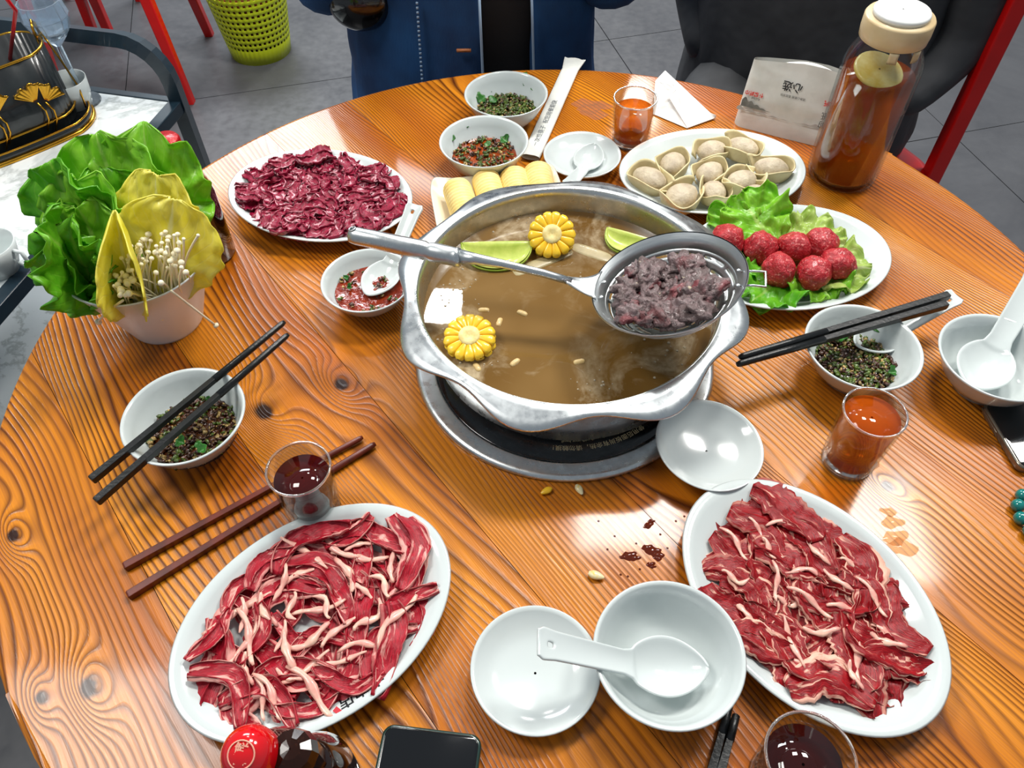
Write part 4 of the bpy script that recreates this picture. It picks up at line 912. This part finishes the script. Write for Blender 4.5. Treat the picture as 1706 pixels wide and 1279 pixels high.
# sauce marks on crockery
b=MB(); 
def mark(B,a,r0,z0,r1,z1,wd,label):
    b=MB(); b.grid(lambda u,v:Vector((lerp(r0,r1,u)*math.cos(a+(v-.5)*wd*math.sin(pi*min(1,.15+u*.8))),lerp(r0,r1,u)*math.sin(a+(v-.5)*wd*math.sin(pi*min(1,.15+u*.8))),lerp(z0,z1,u)+.0002)),8,6); b.obj('sauce_stain',SC1,B,label=label)
mark(B1,.35,.0572,.0455,.050,.035,.22,'brown drip on the rim'); mark(B4,2.25,.0572,.0460,.0500,.0358,.14,'brown drip on the rim'); 

# ================= TROLLEY AT LEFT
def trolley():
    C0=Vector((-.593,1.29,T)); e1=Vector((-.971,.237,0)); e2=Vector((-.237,-.971,0)); Wd=.42; L=.78; zs=-.15; zl=-.45
    t=empty('metal_trolley',(C0.x,C0.y,0),'navy metal trolley with white marble shelves behind the left side of the table','trolley')
    def W(a,b_,z): return e1*a+e2*b_+Vector((0,0,T+z))
    def bar(p,q,r=.0125,nm='frame_bar'): b=MB(); b.tube([p,q],r*1.3,4); b.obj(nm,NAVY,t,smooth=False,bev=.002)
    for z,nm in ((zs,'marble_shelf'),(zl,'marble_shelf')):
        b=MB(); v=[W(a,c,z+d) for d in(-.012,0) for a,c in((.01,.01),(Wd-.01,.01),(Wd-.01,L-.01),(.01,L-.01))]; b.add(v,[(3,2,1,0),(4,5,6,7)]+[(i,(i+1)%4,4+(i+1)%4,4+i) for i in range(4)]); b.obj(nm,MARB,t,smooth=False,bev=.001)
        bar(W(0,0,z-.008),W(0,L,z-.008)); bar(W(Wd,0,z-.008),W(Wd,L,z-.008)); bar(W(0,0,z-.008),W(Wd,0,z-.008),.009); bar(W(0,L,z-.008),W(Wd,L,z-.008),.009)
    for c in (0,L):
        pts=[W(0,c,-.75),W(0,c,-.115)]+[W(.07*(1-math.cos(k*pi/12)),c,-.115+.07*math.sin(k*pi/12)) for k in range(1,7)]+[W(Wd-.07,c,-.045)]+[W(Wd-.07+.07*math.sin(k*pi/12),c,-.115+.07*math.cos(k*pi/12)) for k in range(1,7)]+[W(Wd,c,-.75)]
        b=MB(); b.tube(pts,.0165,4); b.obj('end_hoop',NAVY,t,smooth=False)
    # ginkgo basket standing on shelf
    S=T+zs
    q=P(34,225,zs); ax=(P(140,205,zs)-P(0,262,zs)).normalized()
    g=empty('tissue_holder',(0,0,0),'black fluted oval holder with gold rims and gold ginkgo leaves on the trolley','holder'); M=frame(q,ax,(0,0,1)); M.translation.z=S; g.matrix_world=M
    def stad(a,hw,r):
        # stadium point
        c,s=math.cos(a),math.sin(a); return (math.copysign(hw,c)*min(1,abs(c)*3)+r*c, r*s)
    BM_=mat('black_fluted_lacquer','15181a',.3,coat=.5,noi=('23292a',20))
    def ring(nm,r,hw,z,rad,m,**k):
        b=MB(); b.tube([(*stad(2*pi*(j+.5)/64,hw,r),z) for j in range(64)],rad,6,closed=True); b.obj(nm,m,g,**k)
    def wall(nm,lv,m,hw,flute=0,cap=True):
        b=MB(); N=128; v=[]
        for r,z in lv: 
            for j in range(N): x,y=stad(2*pi*(j+.5)/N,hw,r+flute*abs(math.sin(j*pi/4))); v.append((x,y,z))
        k=len(lv); f=[(i*N+j,i*N+(j+1)%N,(i+1)*N+(j+1)%N,(i+1)*N+j) for i in range(k-1) for j in range(N)]; 
        if cap: f.append(tuple(range(N))[::-1])
        b.add(v,f); b.obj(nm,m,g)
    wall('base_tray',[(.062,.0),(.070,.004),(.070,.018),(.067,.018),(.066,.008),(.03,.007),(.001,.007)],BM_,.055)
    ring('gold_tray_rim',.071,.055,.003,.004,GOLD); ring('gold_tray_lip',.069,.055,.018,.0018,GOLD)
    wall('fluted_body',[(.050,.008),(.052,.012),(.052,.138),(.047,.138),(.047,.02),(.02,.019),(.001,.019)],BM_,.048,.0012)
    ring('gold_rim',.052,.048,.138,.0022,GOLD); ring('gold_band',.055,.050,.030,.0022,GOLD)
    def ginkgo(x,z,rot,s):
        b=MB(); fr=-.0575
        def fn(u,v):
            a=rot+(v-.5)*1.45; r=s*(.15+.85*u)*(1-.18*math.exp(-((v-.5)/.06)**2)*u+.04*math.sin(v*20)*u); return Vector((x+r*math.sin(a),fr-.0004*math.sin(v*40)*u-.003*u,z+r*math.cos(a)))
        b.grid(fn,8,24); b.obj('ginkgo_leaf',GOLD,g,solid=.0012)
        b=MB(); b.tube([(x,fr,z),(x+.006,fr-.002,z-.015),(x+.004,fr-.001,z-.032),(x-.006,fr,z-.050)],.0016,6); b.obj('leaf_stem',GOLD,g)
    ginkgo(-.030,.068,-.9,.036); ginkgo(-.022,.074,.15,.036); ginkgo(.040,.070,-.25,.034); ginkgo(.052,.066,.75,.032)
    b=MB(); b.tube([(.093,-.01,.133),(.094,-.01,.158),(.099,0,.166),(.104,.008,.158),(.105,.008,.133)],.0022,8); b.obj('gold_loop',GOLD,g)
    b=MB(); b.tube([(.105,.0,.146),(.112,-.008,.10),(.118,-.018,.05),(.112,-.03,.018)],.0016,6); b.obj('gold_wire',GOLD,g)
    b=MB(); A=P(16,104,-.06); Bq=P(26,18,.07); b.tube([A,Bq,Bq+Vector((-.012,.0,.05))],.0030,8); b.obj('red_straw',mat('red_plastic','d01018',.3),None,label='red straw sticking out of the black and gold holder',cat='straw')
    # cups
    q=P(122,163,zs+.02); q.z=S; b=MB(); b.lathe([(.020,0),(.026,.003),(.033,.03),(.035,.055),(.0335,.055),(.031,.03),(.024,.006),(.001,.005)],36,cap1=False); b.obj('white_cup',CER,None,loc=q,label='white cup behind the gold and black holder on the trolley',cat='cup')
    q=P(-10,425,zs+.03); q.z=S; t2=empty('teacup',q,'white teacup with handle at the left edge of the photo on the trolley','cup'); b=MB(); b.lathe([(.018,0),(.022,.002),(.033,.03),(.036,.05),(.0345,.05),(.031,.03),(.02,.006),(.001,.005)],36,cap1=False); b.obj('cup_body',CER,t2)
    b=MB(); b.tube([(.033,-.004,.042),(.046,-.006,.040),(.048,-.008,.026),(.040,-.006,.015),(.031,-.003,.018)],.003,8); b.obj('handle',CER,t2)
    q=P(72,6,.0); b=MB(); b.lathe([(.012,-.0),(.012,.03),(.020,.040),(.032,.052),(.037,.068),(.032,.084),(.018,.094),(.001,.097)],12,cap1=False); 
    CR=Nd('crystal').S(col='dff0ff',trans=.85,rough=.02,ior=1.6).m
    q=P(70,120,zs); q=W(.30,.0,0)+C0*1; 
    q=P(72,22,.01); q.z=S; b=MB()
    b.lathe([(.028,0),(.028,.004),(.006,.010),(.005,.105),(.02,.12),(.032,.135),(.038,.155),(.034,.18),(.032,.18),(.035,.155),(.028,.137),(.001,.124)],14,cap1=False); b.obj('crystal_glass',CR,None,smooth=False,loc=q,label='faceted crystal glass on a stem at the far left on the trolley',cat='glass')
trolley()

# ================= STOOLS, CHAIR, BASKET
def stool(corners,label,grp='red metal stools',h=.45):
    c=sum(corners,Vector())/4; t=empty('red_stool',(c.x,c.y,0),label,'stool',grp); 
    for p in corners:
        a=Vector((p.x-c.x,p.y-c.y,0)); b=MB(); b.tube([a,a*.80+Vector((0,0,h-.01))],[.020,.024],4); b.obj('leg',REDM,t,smooth=False,bev=.004)
    b=MB(); s=(corners[0]-corners[1]).length*.80; ang=math.atan2((corners[1]-corners[0]).y,(corners[1]-corners[0]).x); v=[];
    bb=MB(); slab(bb,s+.03,s+.03,.04,[(0,h-.03),(0,h),(.01,h+.006)]); bb.obj('seat',REDM,t,rot=(0,0,ang)); return t
def FP(px,py): q=P(px,py,-.75); q.z=0; return q
A,D,B_=FP(318,173),FP(350,60),FP(158,60); stool([A,D,B_,A+(B_-D)],'red metal stool standing behind the trolley at the upper left')
Cc=FP(186,64); e=(FP(60,60)-Cc); pn=Vector((-e.y,e.x,0))*-1; stool([Cc,Cc+e,Cc+e+pn,Cc+pn],'red metal stool further left, partly hidden by the crystal glass')
def basket():
    q=FP(436,86); t=empty('waste_basket',q,'yellow-green perforated plastic waste basket on the floor','basket'); YG=mat('lime_plastic','b9c814',.35,noi=('a8b40e',4))
    N=88; rows=26; b=MB(); H=.30; v=[];f=[]
    zz=[0,.055]+[.055+ (k+1)*.0095 for k in range(22)]+[.28,.30]
    for z in zz: r=lerp(.098,.138,z/H); v+=[(r*math.cos(2*pi*j/N),r*math.sin(2*pi*j/N),z) for j in range(N)]
    for i in range(len(zz)-1):
        for j in range(N):
            if 1<=i<=22 and i%2==1 and i<22 and j%2==0: continue
            f.append((i*N+j,i*N+(j+1)%N,(i+1)*N+(j+1)%N,(i+1)*N+j))
    f.append(tuple(range(N))[::-1]); b.add(v,f); b.obj('perforated_shell',YG,t,solid=.003)
    b=MB(); b.tube([(.139*math.cos(2*pi*j/48),.139*math.sin(2*pi*j/48),.30) for j in range(48)],.005,8,closed=True); b.obj('rim',YG,t)
    b=MB(); b.lathe([(.085,.01),(.105,.15),(.12,.22),(.06,.24),(.001,.245)],24,cap1=False); b.obj('liner_bag',mat('red_bag','7a3020',.6),t)
basket()
def chair():
    t=empty('red_chair',(.55,1.35,0),'red metal chair with a tall back post beside the seated person in black','chair'); c=Vector((.62,1.37)); ang=math.atan2(.4,.9)
    u=Vector((math.cos(ang),math.sin(ang),0)); w_=Vector((-u.y,u.x,0)); H=.45; s=.20
    bb=MB(); slab(bb,.41,.41,.05,[(0,H-.03),(0,H),(.012,H+.004)]); bb.obj('seat',REDM,t,rot=(0,0,ang))
    for a,b_ in ((1,1),(1,-1),(-1,1),(-1,-1)):
        p=u*a*s+w_*b_*s; b=MB(); b.tube([p*1.08,p*.95+Vector((0,0,H-.01))],[.018,.022],4); b.obj('leg',REDM,t,smooth=False,bev=.003)
    for b_ in (1,-1):
        p=u*(s-.005)+w_*b_*(s-.0); b=MB(); b.tube([p+Vector((0,0,H-.02)),p+Vector((0,0,.85))],.021,4); b.obj('back_post',REDM,t,smooth=False,bev=.004)
    b=MB(); p=u*(s-.005); b.tube([p+w_*s+Vector((0,0,.85)),p-w_*s+Vector((0,0,.85))],.021,4); b.obj('back_rail',REDM,t,smooth=False,bev=.004)
    b=MB(); b.tube([p+w_*s*.3+Vector((0,0,H)),p+w_*s*.3+Vector((0,0,.85))],.03,4,squash=.3); b.obj('back_slat',REDM,t,smooth=False)
chair()

# ================= PEOPLE
def skin_body(name,nodes,edges,m,parent,sub=1):
    me=bpy.data.meshes.new(name); me.from_pydata([n[0] for n in nodes],edges,[]); me.materials.append(m)
    o=bpy.data.objects.new(name,me); C.objects.link(o); o.parent=parent
    sk=o.modifiers.new('skin','SKIN'); sk.use_smooth_shade=True
    for i,n in enumerate(nodes): me.skin_vertices[0].data[i].radius=n[1] if hasattr(n[1],'__len__') else (n[1],n[1])
    me.skin_vertices[0].data[0].use_root=True
    s=o.modifiers.new('sub','SUBSURF'); s.levels=sub; s.render_levels=2; return o
def loft(b,rings,N=40,a0=0,a1=2*pi,nzs=0,sd=0):
    """rings: (centre, rx, ry, rot)"""
    cl=abs(a1-a0-2*pi)<1e-4; K=len(rings)
    def g(u,v):
        i=min(int(u*(K-1)),K-2); k=u*(K-1)-i; r0,r1=rings[i],rings[i+1]; c=r0[0].lerp(r1[0],k); rx=lerp(r0[1],r1[1],k); ry=lerp(r0[2],r1[2],k); a=lerp(a0,a1,v)
        f=1+nzs*nz(math.cos(a)*2.2,math.sin(a)*2.2,u*5+sd)+nzs*.5*nz(math.cos(a)*6,math.sin(a)*6,u*9+sd)
        return Vector((c.x+rx*f*math.cos(a),c.y+ry*f*math.sin(a),c.z))
    b.grid(g,(K-1)*8,N,wrap=cl)
SK=mat('skin','c98f74',.5,sss=.1)
def person(loc,rz,jac,label,openfront,name='person',arms=None,scale=1,trou=None,hair=None):
    t=empty(name,loc,label,'person',rz=rz)
    # local: facing -Y ; origin on the floor under the pelvis, seat .45
    nd=[((0,0,.54),(.13,.10)),((0,.0,.72),(.115,.085)),((0,.01,.90),(.14,.09)),((0,.015,1.02),(.10,.07)),((0,.01,1.08),(.05,.05)),((0,-.005,1.15),(.055,.06)),((0,-.01,1.22),(.078,.09)),((0,-.005,1.30),(.06,.07)),
        ((.17,.01,.98),.05),((.235,-.02,.80),.040),(arms[0],.032),(arms[1],.026),((-.17,.01,.98),.05),((-.235,-.02,.80),.040),(arms[2],.032),(arms[3],.026),
        ((.10,-.05,.52),.085),((.11,-.38,.52),.06),((.11,-.42,.10),.042),((.11,-.50,.04),.03),((-.10,-.05,.52),.085),((-.11,-.38,.52),.06),((-.11,-.42,.10),.042),((-.11,-.50,.04),.03)]
    ed=[(0,1),(1,2),(2,3),(3,4),(4,5),(5,6),(6,7),(3,8),(8,9),(9,10),(10,11),(3,12),(12,13),(13,14),(14,15),(0,16),(16,17),(17,18),(18,19),(0,20),(20,21),(21,22),(22,23)]
    skin_body('body',nd,ed,SK,t)
    b=MB(); off=.30 if openfront else 0; a0,a1=(-pi/2+off+openfront,1.5*pi+off-openfront)
    V=Vector; rings=[(V((0,.0,.40)),.225,.165),(V((0,0,.50)),.228,.170),(V((0,0,.62)),.215,.160),(V((0,0,.75)),.205,.15),(V((0,.01,.90)),.215,.14),(V((0,.012,1.0)),.19,.115),(V((0,.01,1.06)),.10,.075)]
    loft(b,rings,56,a0,a1,.05,loc[0]*9); b.obj('jacket',jac,t,solid=.008)
    b=MB(); loft(b,[(c,rx*.93,ry*.93) for c,rx,ry in rings[:-1]],40,0,2*pi,.02,3); b.obj('shirt',mat('black_knit','0c0d10',.8),t)
    for i,(s,ix) in enumerate(((1,(8,9,10)),(-1,(12,13,14)))):
        AA=(arms[0],arms[1]) if s==1 else (arms[2],arms[3]); sl=[((.15*s,.01,1.0),.070),((.19*s,.0,.93),.072),((.235*s,-.01,.83),.062),(AA[0],.058),(tuple(V(AA[0]).lerp(V(AA[1]),.85)),.045)]
        skin_body('sleeve',sl,[(0,1),(1,2),(2,3),(3,4)],jac,t)
    for s in (1,-1):
        skin_body('trouser_leg',[((.09*s,.02,.53),.105),((.11*s,-.15,.54),.095),((.11*s,-.38,.53),.078),((.11*s,-.43,.35),.065),((.11*s,-.42,.12),.052)],[(0,1),(1,2),(2,3),(3,4)],trou,t)
        b=MB(); b.grid(lambda u,v:Vector((.11*s+.042*math.cos(2*pi*v)*math.sin(pi*(.08+.84*u))**.5,-.60+.25*u,.038+(.035+.02*u)*math.sin(2*pi*v)*math.sin(pi*(.08+.84*u))**.5)),12,14,wrap=True); b.obj('shoe',mat('dark_shoe','18181a',.5),t)
        # hands
        w0=V(arms[1] if s==1 else arms[3]); e0=V(arms[0] if s==1 else arms[2]); d=(w0-e0).normalized(); sd=d.cross(V((0,0,1))).normalized(); nn_=sd.cross(d)
        nodes=[(tuple(w0-d*.01),.022),(tuple(w0+d*.03),(.032,.016)),(tuple(w0+d*.06),(.036,.015))]; eds=[(0,1),(1,2)]
        for k,(o_,ln) in enumerate(((-.027,.060),(-.009,.070),(.009,.066),(.026,.052))):
            n1=len(nodes); nodes+= [(tuple(w0+d*.085+sd*o_),.0095),(tuple(w0+d*(.085+ln*.5)+sd*o_*1.05-nn_*.012),.0085),(tuple(w0+d*(.085+ln*.8)+sd*o_*1.05-nn_*.032),.0075)]; eds+=[(2,n1),(n1,n1+1),(n1+1,n1+2)]
        n1=len(nodes); nodes+=[(tuple(w0+d*.035-sd*.035-nn_*.008),.011),(tuple(w0+d*.065-sd*.05-nn_*.022),.0095)]; eds+=[(1,n1),(n1,n1+1)]
        skin_body('hand',nodes,eds,SK,t)
    HR=mat('black_hair','0d0b0a',.45)
    b=MB(); b.ball((0,.018,1.265),.108,14,20,(.92,1.02,1.12)); b.v=[p for p in b.v]; hv=[]
    for p in b.v:
        q=V(p); 
        if q.y<-.02 and q.z<1.29: q.y=max(q.y,-.02)
        hv.append(q)
    b.v=hv; b.obj('hair',HR,t)
    b=MB(); b.tube([(0,-.095,1.235),(0,-.110,1.215),(0,-.117,1.20),(0,-.098,1.193)],[.006,.009,.012,.009],8); b.obj('nose',SK,t)
    for s in(1,-1):
        b=MB(); b.ball((.032*s,-.083,1.225),.0115,8,10); b.obj('eye',mat('eye_white','e8e4de',.2),t)
        b=MB(); b.ball((.083*s,.0,1.215),.026,8,10,(.35,.7,1.1)); b.obj('ear',SK,t)
    b=MB(); b.tube([(-.024,-.088,1.165),(0,-.094,1.163),(.024,-.088,1.165)],[.003,.006,.003],8); b.obj('mouth',mat('lips','a85850',.5),t)
    return t
DN=Nd('denim'); o=DN.co(); f=DN.noise(DN.mp(o,(1,1,.3)),260,2); g_=DN.noise(o,7,3,.6); DN.S(col=DN.mix(DN.mr(g_,.35,.65),'0a2c54','15497c'),rough=.85); DN.bump(f,.5,.001); DN=DN.m
BCL=mat('black_cloth','242527',.75,noi=('47484b',4),bump=(9,.5,.02)); TRO=mat('dark_trousers','15181d',.8)
pd=person((-.060,1.31,0),0,DN,'person in a blue denim jacket over a black top sitting behind the far edge',.20,arms=((.225,-.06,.80),(.16,-.16,1.02),(-.215,-.08,.80),(-.15,-.15,1.02)),trou=TRO)
STI=mat('pale_thread','8fa6bf',.8)
def jp(a,z,k=1.012): # point on jacket front
    rx,ry=lerp(.215,.205,(z-.62)/.13),lerp(.16,.15,(z-.62)/.13); return Vector((rx*k*math.cos(a),ry*k*math.sin(a)-.004,z))
for a in (-pi/2+.10,-pi/2+.50): b=MB(); b.tube([jp(a,z,1.02) for z in (.55,.62,.7,.78,.85)],.002,6); b.obj('front_edge_seam',STI,pd)
b=MB()
for k in range(40): z=.56+k*.0068; p=jp(-pi/2-.36,z,1.03); b.box(p,(.0035,.002,.0032))
b.obj('stitched_seam',STI,pd,kind='stuff')
b=MB(); b.box(jp(-pi/2-.03,.76,1.04),(.022,.004,.004)); b.obj('buttonhole',mat('copper_thread','a8663c',.6),pd)
q=P(602,18,.05); BG=mat('glossy_black_leather','08080a',.18,coat=.7); t=empty('black_handbag',q,'small glossy black bag held in front of the denim jacket','bag')
b=MB(); b.ball((0,0,.012),.042,14,20,(1.15,.7,1.0)); b.obj('bag_body',BG,t); b=MB(); b.tube([(-.03,0,.03),(-.022,0,.09),(0,0,.115),(.022,0,.09),(.03,0,.03)],.004,8); b.obj('strap',BG,t)
person((.56,1.41,0),-.45,BCL,'person in a loose black coat sitting behind the tissue packet and tea bottle',.0,arms=((.25,.0,.68),(.16,-.12,.575),(-.22,.02,.68),(-.14,-.10,.575)),trou=BCL)
